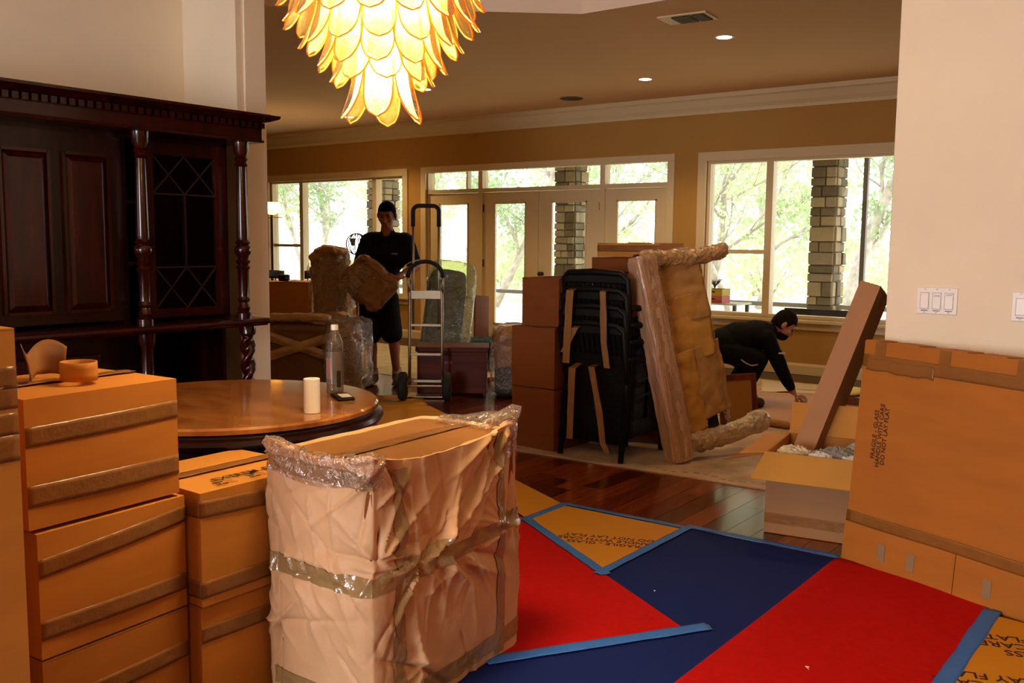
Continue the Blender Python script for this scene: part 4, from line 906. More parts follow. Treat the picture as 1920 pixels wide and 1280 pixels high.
# ------------------------------------------------------------------ nested black chairs
WICKER = mat('black_wicker', '060505', .6, spec=.2, bump=.6, bscale=70, stretch=(1, 1, 3))
def chair_parts(t):
    W_, D_ = .40, .44
    seat = MB(); seat.grid(lambda u, v: Vector(((u - .5) * W_, -.20 + v * D_, .43 - .018 * math.sin(PI * u) - .03 * v)), 10, 10); seat.obj('seat', BLACK, t, smooth=True, solid=.018, world=False)
    ap = MB(); ap.grid(lambda u, v: Vector(((u - .5) * W_ * (1.0 - .06 * (1 - v)), -.215 - .012 * math.sin(PI * u), .13 + .30 * v + .05 * (1 - v) * math.sin(PI * u))), 12, 8); ap.obj('front_skirt', WICKER, t, smooth=True, world=False, solid=.012)
    for s in (-1, 1):
        sp = MB(); sp.grid(lambda u, v: Vector((s * (.205 - .006 * math.sin(PI * u)), -.205 + .42 * u, .14 + (.50 - .04 * u) * v)), 8, 8); sp.obj('side_panel', WICKER, t, smooth=True, world=False, solid=.012)
    bpn = MB(); bpn.grid(lambda u, v: Vector(((u - .5) * .39, .215 + .075 * v, .09 + .59 * v)), 6, 6); bpn.obj('back_panel', WICKER, t, smooth=True, world=False, solid=.012)
    fr = MB()
    fr.tube([(-.195, .215, .40), (-.20, .27, .62), (-.205, .315, .84), (-.17, .325, .875), (0, .33, .885), (.17, .325, .875), (.205, .315, .84), (.20, .27, .62), (.195, .215, .40)], [.02, .02, .02, .02, .022, .02, .02, .02, .02], 8)
    fr.obj('back_frame', BLACK, t, smooth=True, world=False)
    B((-.20, .305, .81), (.20, .33, .88)).obj('top_rail', BLACK, t, world=False, bevel=.01); B((-.195, .225, .47), (.195, .245, .52)).obj('lower_rail', BLACK, t, world=False, bevel=.006)
    for k in range(11):
        x = -.17 + k * .034; MB().bar((x, .235, .51), (x, .315, .815), .027, .010).obj('slat', BLACK, t, world=False)
    for s in (-1, 1):
        MB().tube([(s * .215, -.21, .63), (s * .225, -.1, .655), (s * .225, .1, .655), (s * .21, .28, .66)], [.022, .026, .024, .018], 8).obj('arm', BLACK, t, smooth=True, world=False)
        MB().tube([(s * .212, -.215, .64), (s * .21, -.22, .4), (s * .20, -.225, 0)], [.022, .024, .017], 8).obj('leg', BLACK, t, smooth=True, world=False)
        MB().tube([(s * .19, .23, .42), (s * .195, .27, .2), (s * .2, .31, 0)], [.022, .02, .017], 8).obj('leg', BLACK, t, smooth=True, world=False)
protos = None
for k, lab in enumerate(('bottom chair of the nested black stack, its legs on the rug', 'second chair up in the nested black stack', 'third chair up in the nested black stack', 'topmost chair of the nested black stack, slatted back showing')):
    loc = (-3.215, 5.41 + .012 * k, RZ0 + .108 * k)
    if protos is None:
        protos = thing('stacking_chair', lab, 'chair', loc, PI, group='nested black stacking chairs'); chair_parts(protos); protos.scale = (1.16, 1, 1)
    else:
        t = thing('stacking_chair', lab, 'chair', loc, PI, group='nested black stacking chairs'); t.scale = (1.16, 1, 1)
        for c in list(protos.children):
            d = c.copy(); COL.objects.link(d); d.parent = t
STRAP = mat('tan_strap', '8A5E2A', .4, var=.1, vscale=10, spec=.6)
def strap(pts, w, label, wdir=(1, 0, 0)):
    wv = Vector(wdir); pts = [Vector(p) for p in pts]; dense = []
    for a, b in zip(pts[:-1], pts[1:]):
        for k in range(8): dense.append(a.lerp(b, k / 8))
    dense.append(pts[-1]); n = len(dense)
    mb = MB(); mb.grid(lambda u, v: dense[min(n - 1, int(round(v * (n - 1))))] + wv * (u - .5) * w + Vector((.004 * nz((v * 9, u, w * 70)), -.004 * abs(nz((v * 7, u * 2, 3))), 0)), 4, n)
    return tag(mb.obj('paper_strap', STRAP, None, solid=.002), label, 'strap', 'tan straps round the black chairs')
for pts, w, lab in (
    ([(-3.33, 5.62, 1.215), (-3.351, 5.045, 1.10), (-3.367, 5.035, .63)], .055, 'tan strap from the chair back down the outer upper edge of the stack'),
    ([(-3.19, 5.36, 1.152), (-3.103, 5.045, 1.10), (-3.085, 5.035, .789), (-3.054, 5.03, .623)], .045, 'tan strap down the middle of the upper chairs'),
    ([(-3.30, 5.4, .955), (-3.31, 5.05, .859), (-3.389, 5.04, .698)], .045, 'short slanting tan strap across the upper chairs'),
    ([(-3.33, 5.3, .659), (-3.317, 5.035, .60), (-3.325, 5.03, .138)], .05, 'tan strap down the outer legs of the lower chairs'),
    ([(-3.24, 5.3, .63), (-3.172, 5.035, .62), (-3.106, 5.03, .346), (-3.074, 5.03, .144), (-3.041, 5.03, .08)], .045, 'tan strap wandering down the middle of the lower chairs')):
    strap(pts, w, lab)

# ------------------------------------------------------------------ plastic-wrapped bench standing on end
P0 = Vector((-2.668, 5.293, RZ0 + .01)); ex = Vector((.42, .89, .153)).normalized(); ez = Vector((-.19, -.051, .98)); ez = (ez - ex * ez.dot(ex)).normalized(); ey = ez.cross(ex)
Mw = Matrix(((ex.x, ey.x, ez.x, P0.x), (ex.y, ey.y, ez.y, P0.y), (ex.z, ey.z, ez.z, P0.z), (0, 0, 0, 1)))
wbx = thing('wrapped_bench', 'bench wrapped in kraft paper and shiny plastic standing on end by the chairs', 'bench', tuple(P0))
EDGEWRAP = mat('plastic_over_kraft', 'C29A7E', .4, var=.08, vscale=4, bump=.0, bscale=12, coat=1.0, coat_bump=.12, cscale=12, stretch=(5, 5, .5))  # base lightened and tinted in place of highlights on the plastic
LEGWRAP = mat('plastic_over_kraft_leg', 'B08456', .45, var=.15, vscale=7, bump=.3, bscale=18, coat=1.0, coat_bump=.4, cscale=14)
GOLDP = mat('golden_kraft', 'B47C30', .6, var=.1, vscale=4, bump=.2, bscale=10)
def rdg(p): return 1 - 2 * abs(nz(p))
def wob(p, s=9, a=.006, sd=0): return p + Vector((rdg(p * s + Vector((sd, 0, 0))), rdg(p * s + Vector((0, sd, 4))), rdg(p * s + Vector((2, 0, sd))))) * a * .7 + Vector((rdg(p * s * 2.3 + Vector((sd, 0, 7))), rdg(p * s * 2.3 + Vector((7, sd, 4))), 0)) * a * .4
def rslab(x0, x1, y0, y1, z0, z1, r, nz_=40, sd=0, amp=.007):
    """rounded upright slab"""
    mb = MB(); cx, cy = (x0 + x1) / 2, (y0 + y1) / 2; hx, hy = (x1 - x0) / 2, (y1 - y0) / 2
    def fn(u, v):
        a = u * 2 * PI; c, s = math.cos(a), math.sin(a); e = .35
        x = cx + hx * math.copysign(abs(c) ** e, c); y = cy + hy * math.copysign(abs(s) ** e, s); k = 1
        if v < .02 or v > .98: k = .9
        p = wob(Vector((cx + (x - cx) * k, cy + (y - cy) * k, z0 + (z1 - z0) * v)), 11, amp * .6, sd)
        d = Vector((x - cx, (y - cy) * .4, 0)).normalized(); zz = p.z + (x + y) * .25
        p += d * (.007 * rdg(Vector((x * 42, y * 42, zz * 3.2))) + .004 * rdg(Vector((x * 90 + 3, y * 90, zz * 5))))
        return Mw @ p
    mb.grid(fn, 220, nz_ * 2, True)
    n = len(mb.v); mb.f.append(tuple(range(220))[::-1]); mb.f.append(tuple(range(n - 220, n))); mb.mi += [0, 0]; return mb
rslab(0, .13, 0, .16, 0, 1.33, .02, 50).obj('wrapped_seat_edge', EDGEWRAP, wbx, smooth=True, auto=60)
def leg(z, ln, r, sd, nm, m):
    mb = MB()
    def fn(u, v):
        a = u * 2 * PI; x = .02 + v * ln; k = (1 if v < .93 else math.sqrt(max(.02, 1 - ((v - .93) / .07) ** 2))) * (.9 + .35 * max(0, nz((v * 5, sd, 0)))) 
        p = Vector((x, .08 + r * 1.15 * k * math.cos(a), z + r * k * math.sin(a) + .02 * math.sin(v * 5 + sd)))
        return Mw @ wob(wob(p, 14, .014, sd), 34, .006, sd + 3)
    mb.grid(fn, 90, 170, True); return mb.obj(nm, m, wbx, smooth=True)
leg(1.275, .73, .058, 1, 'wrapped_leg', LEGWRAP); leg(.085, .80, .072, 2, 'wrapped_leg', mat('milky_wrap', 'A88A68', .4, var=.15, vscale=7, bump=.2, bscale=22, coat=1, coat_bump=.4, cscale=12))
def psheet(x0, x1, y, z0, z1, sd, slant=0.0, hole=False, m=None):
    mb = MB(); mb.grid(lambda u, v: Mw @ wob(Vector((x0 + (x1 - x0) * u, y + .018 * math.sin(u * 3 + sd) + .01 * nz((u * 3, v * 6, sd)), z0 + (z1 - z0) * v + slant * u)), 6, .012, sd), 24, 40); return mb.obj('paper_panel', m or GOLDP, wbx, smooth=True, solid=.003)
psheet(.04, .50, .07, .86, 1.28, 1, m=PAPERD); psheet(.10, .50, .085, .60, 1.02, 2, .01); psheet(.10, .32, .07, .13, .66, 3, .02); psheet(.28, .56, .09, .20, .67, 4, .03, m=PAPERD)
B((.20, .125, .10), (.46, .15, 1.15), Mw).obj('bench_seat', mat('dark_upholstery', '1A120C', .8), wbx)
mb = MB(); mb.grid(lambda u, v: Mw @ wob(Vector((.50 + .05 * u, .05 + .12 * u, .15 + 1.08 * v)), 9, .012, 7), 8, 50); mb.obj('plastic_flap', FILMM, wbx, smooth=True)
mb = MB(); mb.grid(lambda u, v: Mw @ wob(Vector((-.012 + .15 * u, -.012 - .004 * math.sin(u * 9), .02 + 1.3 * v)), 16, .008, 3), 14, 70); mb.obj('plastic_film', FILM, wbx, smooth=True)

# framed panel behind it, floor sheets, the wrapped picture
fp = thing('framed_panel', 'small red-brown wooden frame with tan backing leaning behind the wrapped bench', 'frame', (-2.95, 6.55, RZ0), math.radians(62))
Ml = Matrix.Rotation(math.radians(-7), 4, 'X')
FW = wood_mat('frame_wood', '7A3210', '541E08', .4, (6, 6, 1))
for lo, hi, in (((0, 0, 0), (.34, .03, .045)), ((0, 0, .365), (.34, .03, .41)), ((0, 0, .045), (.045, .03, .365)), ((.295, 0, .045), (.34, .03, .365))): B(lo, hi, Ml).obj('frame_rail', FW, fp, world=False, bevel=.003)
B((.045, .008, .045), (.295, .02, .365), Ml).obj('backing', mat('tan_backing', 'A06A2C', .7, var=.05), fp, world=False)
sheet('cardboard_sheet', [(-2.52, 5.62), (-2.36, 6.0), (-2.36, 6.5), (-2.50, 6.46)], .0115, SHEET, 'pointed cardboard offcut under the wrapped bench foot', 'cardboard')
bp_ = thing('wrapped_picture', 'flat picture being wrapped in kraft paper on the rug by the crouching man', 'picture', (-2.97, 6.92, RZ0), math.radians(-7))
mb = MB(); mb.grid(lambda u, v: Vector((.42 * u, (.0 if v < .5 else .66) + 0 * v, .0)), 2, 2)
mb = MB()
def pic(u, v):
    a = u * 2 * PI; c, s = math.cos(a), math.sin(a); e = .3
    return wob(Vector((.42 * v, .33 + .33 * math.copysign(abs(c) ** e, c), .032 + .03 * math.copysign(abs(s) ** e, s))), 8, .006, 2)
mb.grid(pic, 36, 16, True); n = len(mb.v); mb.f += [tuple(range(36))[::-1], tuple(range(n - 36, n))]; mb.mi += [0, 0]
mb.obj('paper_cover', mat('floor_kraft', 'AE7A4C', .65, var=.08, vscale=4), bp_, smooth=True, auto=50, world=False)
MB().tube([(.02, .02, .03), (.2, .015, .032), (.4, .02, .03)], .03, 10).obj('rolled_edge', PAPERD, bp_, smooth=True, world=False)
sheet('kraft_sheet', [(-3.75, 6.98), (-2.35, 7.2), (-2.75, 9.05), (-4.0, 8.6)], .0108, mat('floor_kraft', 'AE7A4C', .65), 'creased kraft sheet spread on the rug under the crouching man', 'paper', .001, nu=40, wav=.02)
sheet('paper_sheet', [(-3.45, 8.5), (-2.95, 8.75), (-3.1, 9.3), (-3.75, 9.25)], .0125, mat('pale_sheet', 'CDB79A', .8), 'pale sheet of paper on the floor by the baseboard', 'paper', .001, nu=16, wav=.03)
ty = thing('shallow_crate', 'shallow wooden tray with yellow padding behind the narrow carton', 'tray', (-2.52, 8.5, RZ0))
B((-.25, -.2, 0), (.35, .25, .07)).obj('tray_body', FW, ty, world=False); 
for k in range(2): MB().ell((-.08 + k * .24, 0, .09), (.11, .19, .035), 16, 10).obj('padding', mat('yellow_foam', 'D8C070', .8), ty, smooth=True, world=False)
tag(MB().lathe([(.028, 0), (.045, 0), (.045, .035), (.028, .035), (.028, 0)], 28, (-2.42, 8.52, .145), cap=False, M=Matrix.Rotation(PI / 2, 4, 'X')).obj('tape_roll', mat('blue_roll', '2458B0', .5), None, smooth=True, auto=40), 'blue tape roll standing on the yellow-padded tray', 'tape roll')

# ------------------------------------------------------------------ hand truck and chest
ht = thing('hand_truck', 'aluminium hand truck with two black loop handles standing by the standing man', 'hand truck', (-5.63, 6.18, .004), YAW)
for s in (-1, 1): MB().tube([(s * .145, .0, .12), (s * .145, 0, .5), (s * .14, 0, 1.0), (s * .135, 0, 1.06)], .014, 10).obj('rail', ALU, ht, smooth=True, world=False)
for z, h in ((.93, .075), (.66, .022), (.40, .022), (.16, .025)): B((-.14, -.008, z - h / 2), (.14, .008, z + h / 2)).obj('crossbar', ALU, ht, world=False, bevel=.003)
for s in (-1, 1): MB().tube([(s * .113, .015, .62), (s * .113, .015, 1.6)], .011, 10).obj('extension_tube', ALU, ht, smooth=True, world=False)
arc = [(-.113, .015, 1.53), (-.113, .015, 1.64)] + [(-.113 + .05 - .05 * math.cos(t * PI / 8), .015, 1.66 + .05 * math.sin(t * PI / 8)) for t in range(5)] + [(.113 - .05 + .05 * math.sin(t * PI / 8), .015, 1.66 + .05 * math.cos(t * PI / 8)) for t in range(5)] + [(.113, .015, 1.53)]
MB().tube(arc, .019, 10).obj('upper_handle', RUBBER, ht, smooth=True, world=False)
arc = [(-.155 * math.cos(t * PI / 12), -.045, 1.085 + .14 * math.sin(t * PI / 12)) for t in range(13)]
MB().tube(arc, .019, 10).obj('lower_handle', RUBBER, ht, smooth=True, world=False)
for s in (-1, 1): MB().tube([(s * .155, -.045, 1.09), (s * .15, -.02, 1.0), (s * .145, 0, .95)], .012, 8).obj('handle_bracket', ALU, ht, smooth=True, world=False)
for s in (-1, 1):
    w = MB(); Mx = Matrix.Translation((s * .195, -.10, .128)) @ Matrix.Rotation(PI / 2, 4, 'Y'); w.lathe([(.05, -.03), (.11, -.036), (.127, -.02), (.127, .02), (.11, .036), (.05, .03)], 28, (0, 0, 0), M=Mx); wo_ = w.obj('wheel', RUBBER, ht, smooth=True, auto=40, world=False)
    MB().lathe([(.045, -.037), (.02, -.04), (.02, .04), (.045, .037)], 16, (0, 0, 0), M=Mx).obj('hub', mat('red_hub', '7A1A12', .5), wo_, world=False)
    MB().bar((s * .145, 0, .18), (s * .165, -.10, .128), .02, .02).obj('axle_bracket', ALU, ht, world=False)
MB().tube([(-.2, -.10, .128), (.2, -.10, .128)], .01, 8).obj('axle', ALU, ht, world=False)
B((-.17, .0, .012), (.17, .22, .02)).obj('toe_plate', ALU, ht, world=False)
ctm = wood_mat('chest_wood', '5E1E0C', '3C1006', .55, (1, 8, 8), .0, .25)
cs = thing('wooden_chest', 'low red-brown wooden chest behind the hand truck', 'chest', (-5.70, 6.56, .006), YAW)
B((-.27, -.16, .02), (.36, .24, .40)).obj('body', ctm, cs, world=False, bevel=.004); B((-.285, -.175, .40), (.375, .255, .445)).obj('lid', ctm, cs, world=False, bevel=.006)
for x in (-.26, .33):
    for y in (-.15, .22): B((x, y, 0), (x + .03, y + .02, .02)).obj('foot', ctm, cs, world=False)
B((-.02, -.166, .29), (.05, -.161, .315)).obj('maker_plate', mat('red_plate', '7A160E', .4), cs, world=False)

# ------------------------------------------------------------------ wrapped furniture and cartons farther back
def superq(c, s, e=.3, n=48, m=30, amp=.01, sc=6, sd=0, M=None, taper=0.0):
    mb = MB()
    def sg(x, p): return math.copysign(abs(x) ** p, x)
    def fn(u, v):
        a = u * 2 * PI; b = (v - .5) * PI; ca_, sa_, cb_, sb_ = math.cos(a), math.sin(a), math.cos(b), math.sin(b)
        p = Vector((s[0] * sg(ca_, e) * sg(cb_, e), s[1] * sg(sa_, e) * sg(cb_, e), s[2] * sg(sb_, e)))
        k = 1 - taper * p.z / s[2]; p.x *= k; p.y *= k
        q = p + Vector((rdg(p * sc + Vector((sd, 1, 0))), rdg(p * sc + Vector((3, sd, 0))), rdg(p * sc + Vector((0, 5, sd))))) * amp * .9
        q += Vector((rdg(p * sc * 2.6 + Vector((sd, 1, 9))), rdg(p * sc * 2.6 + Vector((3, sd, 9))), rdg(p * sc * 2.6 + Vector((0, 5, sd + 9))))) * amp * .45
        if M: q = M @ q
        return q + Vector(c)
    mb.grid(fn, n * 2, m * 2, True); return mb
lv = thing('wrapped_armchair', 'low armchair wrapped in brown paper and crossing plastic bands beyond the table', 'armchair', (-6.58, 5.72, .004), YAW)
superq((-.06, .05, .34), (.43, .36, .335), .22, 60, 36, .02, 5, 1).obj('paper_cover', mat('dark_wrap', '6E4218', .6, var=.15, vscale=4, bump=.3, bscale=12, coat=.25, coat_bump=1, cscale=9), lv, smooth=True, world=False)
superq((-.16, -.28, .715), (.36, .06, .035), .6, 48, 16, .012, 8, 2).obj('wrapped_top_roll', mat('shiny_wrap', 'A87E48', .45, var=.15, vscale=8, coat=1, coat_bump=1, cscale=16), lv, smooth=True, world=False)
for a, b in (((-.50, -.335, .62), (.22, -.335, .38)), ((-.50, -.34, .33), (.40, -.34, .62))):
    a, b = Vector(a), Vector(b); mb = MB(); mb.grid(lambda u, v: a.lerp(b, u) + Vector((0, -.012 * math.sin(PI * v) + .008 * nz((u * 8, v * 3, a.z)), (v - .5) * .085)), 40, 8); mb.obj('plastic_band', mat('band_wrap', 'A88252', .3, var=.2, vscale=9, coat=1, coat_bump=.4, cscale=14), lv, smooth=True, world=False)
superq((.28, -.02, .34), (.18, .40, .33), .35, 50, 36, .035, 7, 5).obj('plastic_sheath', FILMM, lv, smooth=True, world=False)
wg = thing('wrapped_wing_chair', 'tall chair muffled in brown paper and film under the far window', 'chair', (-7.30, 6.52, .004), YAW)
superq((.0, .08, .92), (.19, .10, .40), .45, 50, 40, .03, 6, 2, taper=-.10).obj('wrapped_back', WRAPPED, wg, smooth=True, world=False)
superq((.0, -.02, .33), (.28, .30, .32), .4, 50, 36, .035, 6, 4, taper=.12).obj('wrapped_seat', WRAPPED, wg, smooth=True, world=False)
superq((.0, .05, .80), (.215, .13, .42), .5, 50, 40, .05, 8, 9, taper=-.08).obj('plastic_sheath', FILM, wg, smooth=True, world=False)
tl = thing('wrapped_headboard', 'teal upholstered headboard in clear plastic leaning behind the hand truck', 'headboard', (-6.45, 7.24, .008), YAW)
Mt = Matrix.Rotation(math.radians(-9), 4, 'X') @ Matrix.Rotation(math.radians(6), 4, 'Y')
def tobj(mb, nm, m, **k): mb.v = [Mt @ p for p in mb.v]; return mb.obj(nm, m, tl, world=False, **k)
TEAL = mat('teal_fabric', '1F4A44', .9, var=.12, vscale=20)
tobj(superq((.0, 0, .57), (.20, .05, .55), .3, 48, 30, .006, 6, 1), 'padded_board', TEAL, smooth=True)
tobj(superq((.03, -.005, .60), (.25, .085, .60), .28, 60, 40, .022, 6, 3), 'plastic_sheath', film('greenish_film', (.86, .88, .74), .10, .12, .8, 16, .22), smooth=True)
tobj(B((-.19, -.02, 0), (-.15, .02, .1)), 'leg', DARKW); tobj(B((.15, -.02, 0), (.19, .02, .1)), 'leg', DARKW)
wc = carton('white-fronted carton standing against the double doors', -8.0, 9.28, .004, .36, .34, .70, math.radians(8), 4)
wc['label'] = 'upright carton with a pale front standing against the double doors'
B((.02, -.012, .03), (.34, -.008, .68)).obj('pale_panel', mat('white_panel', 'C8B8A8', .7), wc, world=False)
carton('dark brown carton beside the pale-fronted one at the doors', -8.42, 9.30, .004, .36, .34, .70, math.radians(4), 2)
bk = thing('moving_blanket', 'folded teal moving blanket heaped behind the wooden chest', 'blanket', (-6.6, 7.9, .008), YAW)
superq((0, 0, .12), (.36, .22, .115), .4, 48, 24, .03, 6, 4).obj('lower_fold', mat('dark_blanket', '16201E', .95), bk, smooth=True, world=False); superq((.02, 0, .27), (.34, .2, .045), .4, 48, 20, .03, 6, 6).obj('upper_fold', mat('teal_blanket', '1E3E42', .95), bk, smooth=True, world=False)
wt = thing('wrapped_ottoman', 'stool wrapped in brown paper with a dark lower half beside the brown carton stack', 'stool', (-5.0, 6.83, .006), YAW)
superq((.0, .12, .44), (.31, .26, .19), .3, 50, 30, .022, 6, 3).obj('paper_cover', mat('dull_wrap', '80501E', .6, var=.15, vscale=5, bump=.3, bscale=12, coat=.6, coat_bump=1, cscale=9), wt, smooth=True, world=False)
superq((.0, .12, .15), (.29, .24, .145), .25, 40, 20, .006, 6, 2).obj('dark_base', mat('black_cloth', '14100E', .8), wt, smooth=True, world=False)
superq((-.02, .12, .30), (.33, .28, .30), .3, 50, 30, .03, 6, 8).obj('plastic_sheath', FILM, wt, smooth=True, world=False)
sheet('cardboard_sheet', [(-5.45, 7.05), (-5.2, 6.9), (-5.0, 7.3), (-5.3, 7.5)], .0035, mat('pale_board', 'B89878', .8), 'pale board scrap on the floor between the chest and wrapped stool', 'cardboard')
# far dining corner
fb_ = carton('brown carton under the binoculars-like bag in the far corner', -8.62, 6.75, .52, .55, .4, .42, YAW, 1)
fb_['label'] = 'brown carton on the far side table with a black bag on top'
st_ = thing('side_table', 'dark side table carrying a carton in the far corner', 'table', (-8.45, 7.0, .004), YAW)
B((-.42, -.25, .475), (.42, .33, .515)).obj('table_top', DARKW, st_, world=False)
for x in (-.38, .38):
    for y in (-.2, .28): B((x - .025, y - .025, 0), (x + .025, y + .025, .475)).obj('leg', DARKW, st_, world=False)
bg_ = thing('camera_bag', 'small black bag with an orange tab on the far carton', 'bag', (-8.36, 6.84, .945), YAW)
superq((0, 0, .04), (.06, .04, .04), .5, 24, 14, .004, 9, 1).obj('bag_body', BLACK, bg_, smooth=True, world=False); B((.03, -.043, .03), (.045, -.038, .06)).obj('tab', mat('orange_tab', 'B8601E', .6), bg_, world=False)
def windsor(loc, rz, lab):
    t = thing('windsor_chair', lab, 'chair', loc, rz, 'dark spindle-back chairs')
    K = mat('black_paint', '120C08', .4)
    superq((0, 0, .44), (.22, .21, .022), .6, 32, 12, 0, 1).obj('seat', K, t, smooth=True, world=False)
    mb = MB(); mb.grid(lambda u, v: Vector(((u - .5) * .44, .20 + .05 * (1 - (2 * u - 1) ** 2), .93 + .10 * v + .01 * math.sin(PI * u))), 16, 4); mb.obj('crest_rail', K, t, smooth=True, solid=.022, world=False)
    for k in range(7):
        x = -.17 + k * .0567; MB().tube([(x * .9, .17, .45), (x * 1.05, .22 + .02, .95)], .008, 6).obj('spindle', K, t, world=False)
    for x in (-1, 1):
        for y in (-1, 1): MB().tube([(x * .15, y * .14, .44), (x * .2, y * .19, 0)], [.02, .014], 8).obj('leg', K, t, smooth=True, world=False)
windsor((-8.72, 7.75, .004), YAW + .3, 'dark spindle-back chair beside the far carton under the window'); windsor((-9.0, 7.3, .004), YAW + .9, 'dark spindle-back chair mostly behind the far carton')
# wire plant stand
ps = thing('plant_stand', 'black wire globe plant stand with small pots behind the standing man', 'plant stand', (-8.48, 8.06, .004), YAW)
IRON = mat('wrought_iron', '1A1612', .5, .5)
for k in range(6):
    a = k * PI / 6; MB().tube([(.13 * math.cos(t * PI / 16) * math.cos(a), .13 * math.cos(t * PI / 16) * math.sin(a), 1.36 + .13 * math.sin(t * PI / 16)) for t in range(33)], .0055, 5).obj('hoop', IRON, ps, world=False)
MB().tube([(0, 0, .02), (0, 0, 1.23)], .008, 8).obj('stem', IRON, ps, world=False)
for k in range(3): a = k * 2 * PI / 3; MB().tube([(0, 0, .2), (.12 * math.cos(a), .12 * math.sin(a), .05), (.2 * math.cos(a), .2 * math.sin(a), .008)], .007, 6).obj('foot', IRON, ps, world=False)
POT = mat('clay_pot', '6E6248', .8)
for x, y, z in ((-.03, -.09, 1.34), (.13, -.03, 1.33), (.02, .08, 1.18)): MB().lathe([(.022, 0), (.034, .075), (.038, .075), (.038, .09), (.03, .09), (.026, .08)], 16, (x, y, z)).obj('pot', POT, ps, smooth=True, auto=40, world=False)
# floor lamp
fl = thing('floor_lamp', 'brass floor lamp with a glowing amber glass shade beside the pillar', 'lamp', (-10.15, 8.12, .004))
MB().lathe([(.14, 0), (.14, .015), (.03, .03), (.012, .06), (.012, 1.72), (.02, 1.73)], 20, (-10.15, 8.12, .004)).obj('pole', BRASS, fl, smooth=True, auto=40)
MB().lathe([(.03, 1.74), (.075, 1.76), (.105, 1.80), (.115, 1.86), (.105, 1.9), (.10, 1.9)], 28, (-10.15, 8.12, 0), cap=False).obj('shade', mat('amber_shade', 'F0C070', .4, translucent=.8), fl, smooth=True)
MB().tube([(-10.27, 8.04, 1.70), (-10.15, 8.12, 1.71), (-10.03, 8.2, 1.70)], .008, 6).obj('arm', BRASS, fl)
MB().ell((-10.15, 8.12, 1.80), (.03, .03, .04), 12, 8).obj('bulb', emit('lamp_bulb', (1, .8, .5), 30), fl, smooth=True)
lamp('floor_lamp_light', 'POINT', (-10.15, 8.12, 1.86), 7, (1, .72, .4), shadow_soft_size=.05)
# porch table with crates, planter
pt = thing('porch_table', 'small light table on the porch carrying painted crates', 'table', (-5.05, 11.05, -.04))
B((-.42, -.22, .695), (.30, .25, .715)).obj('table_top', mat('grey_top', 'B8B4B0', .5), pt, world=False)
for x in (-.38, .26):
    for y in (-.18, .2): B((x - .02, y - .02, 0), (x + .02, y + .02, .695)).obj('leg', mat('green_leg', '3A443C', .6), pt, world=False)
def crate(z, c, lab):
    t = thing('painted_crate', lab, 'crate', (-5.09, 11.0, z)); m = mat('crate_' + c, c, .7, var=.1, vscale=8); w, d, h = .125, .12, .085
    B((-w, -d, 0), (w, d, .01)).obj('base', m, t, world=False)
    for lo, hi in (((-w, -d, .01), (w, -d + .012, h)), ((-w, d - .012, .01), (w, d, h)), ((-w, -d + .012, .01), (-w + .012, d - .012, h)), ((w - .012, -d + .012, .01), (w, d - .012, h))): B(lo, hi).obj('side_board', m, t, world=False)
    B((-.03, -d - .002, .04), (.03, -d + .001, .058)).obj('handle_slot', mat('slot_dark', '30140E', .8), t, world=False)
crate(.676, 'B0524E', 'dusty pink crate on the porch table'); crate(.764, 'A8922A', 'mustard yellow crate stacked on the pink one')
gp = thing('potted_grass', 'spiky grey-green plant standing on the yellow crate', 'plant', (-5.12, 11.0, .85))
mb = MB(); rr = random.Random(5)
for k in range(70):
    a = rr.uniform(0, 6.28); l = rr.uniform(.06, .13); mb.tube([(0, 0, .0), (math.cos(a) * l * .3, math.sin(a) * l * .3, l * .7), (math.cos(a) * l * .8, math.sin(a) * l * .8, l)], [.004, .003, .001], 4)
o = mb.obj('leaves', mat('grey_leaf', '4A5648', .8), gp, world=False); o['kind'] = 'stuff'
pl = thing('planter', 'long black trough planter outside below the stone column', 'planter', (-3.67, 10.75, -.04))
K2 = mat('matt_black', '0C0C10', .6)
for lo, hi in (((-.36, -.15, .42), (.36, .15, .44)), ((-.36, -.15, .44), (.36, -.13, .70)), ((-.36, .13, .44), (.36, .15, .70)), ((-.36, -.13, .44), (-.34, .13, .70)), ((.34, -.13, .44), (.36, .13, .70))): B(lo, hi).obj('trough_wall', K2, pl, world=False)
B((-.38, -.17, .70), (.38, -.12, .72)).obj('rim_bar', K2, pl, world=False)
for x in (-.3, .3): B((x - .02, -.12, 0), (x + .02, .12, .42)).obj('leg', K2, pl, world=False)

# ------------------------------------------------------------------ people
SKIN = mat('skin', '9A5A3C', .55, var=.05, vscale=12); SKIN2 = mat('skin_fair', 'B0765A', .55, var=.05, vscale=12)
CLOTH = mat('black_cotton', '0C0B0E', .9, bump=.1, bscale=120, spec=.2); SHORT = mat('black_twill', '0D0B0C', .9, spec=.2); SHOE = mat('grey_shoe', '5A5044', .8); SOCK = mat('pale_sock', 'A89880', .9); HAIR = mat('black_hair', '070504', .85, spec=.12, bump=.5, bscale=90, stretch=(1, 1, .3)); HAIR2 = mat('brown_hair', '160C07', .85, spec=.12, bump=.5, bscale=90)
def fuse(mb, name, m, parent, voxel=.008, smooth=3, fold=0.0):
    o = mb.obj(name, m, parent, world=False, smooth=True)
    md = o.modifiers.new('fuse', 'REMESH'); md.mode = 'VOXEL'; md.voxel_size = voxel; md.use_smooth_shade = True
    sm = o.modifiers.new('soft', 'SMOOTH'); sm.factor = .5; sm.iterations = smooth
    baked(o)
    if fold:
        for v in o.data.vertices:
            p = v.co; v.co = p + v.normal * fold * (nz(Vector((p.x * 9, p.y * 9, p.z * 5))) + .5 * nz(Vector((p.x * 20, p.y * 20, p.z * 12 + 3))))
    if not o.data.materials: o.data.materials.append(m)
    return o
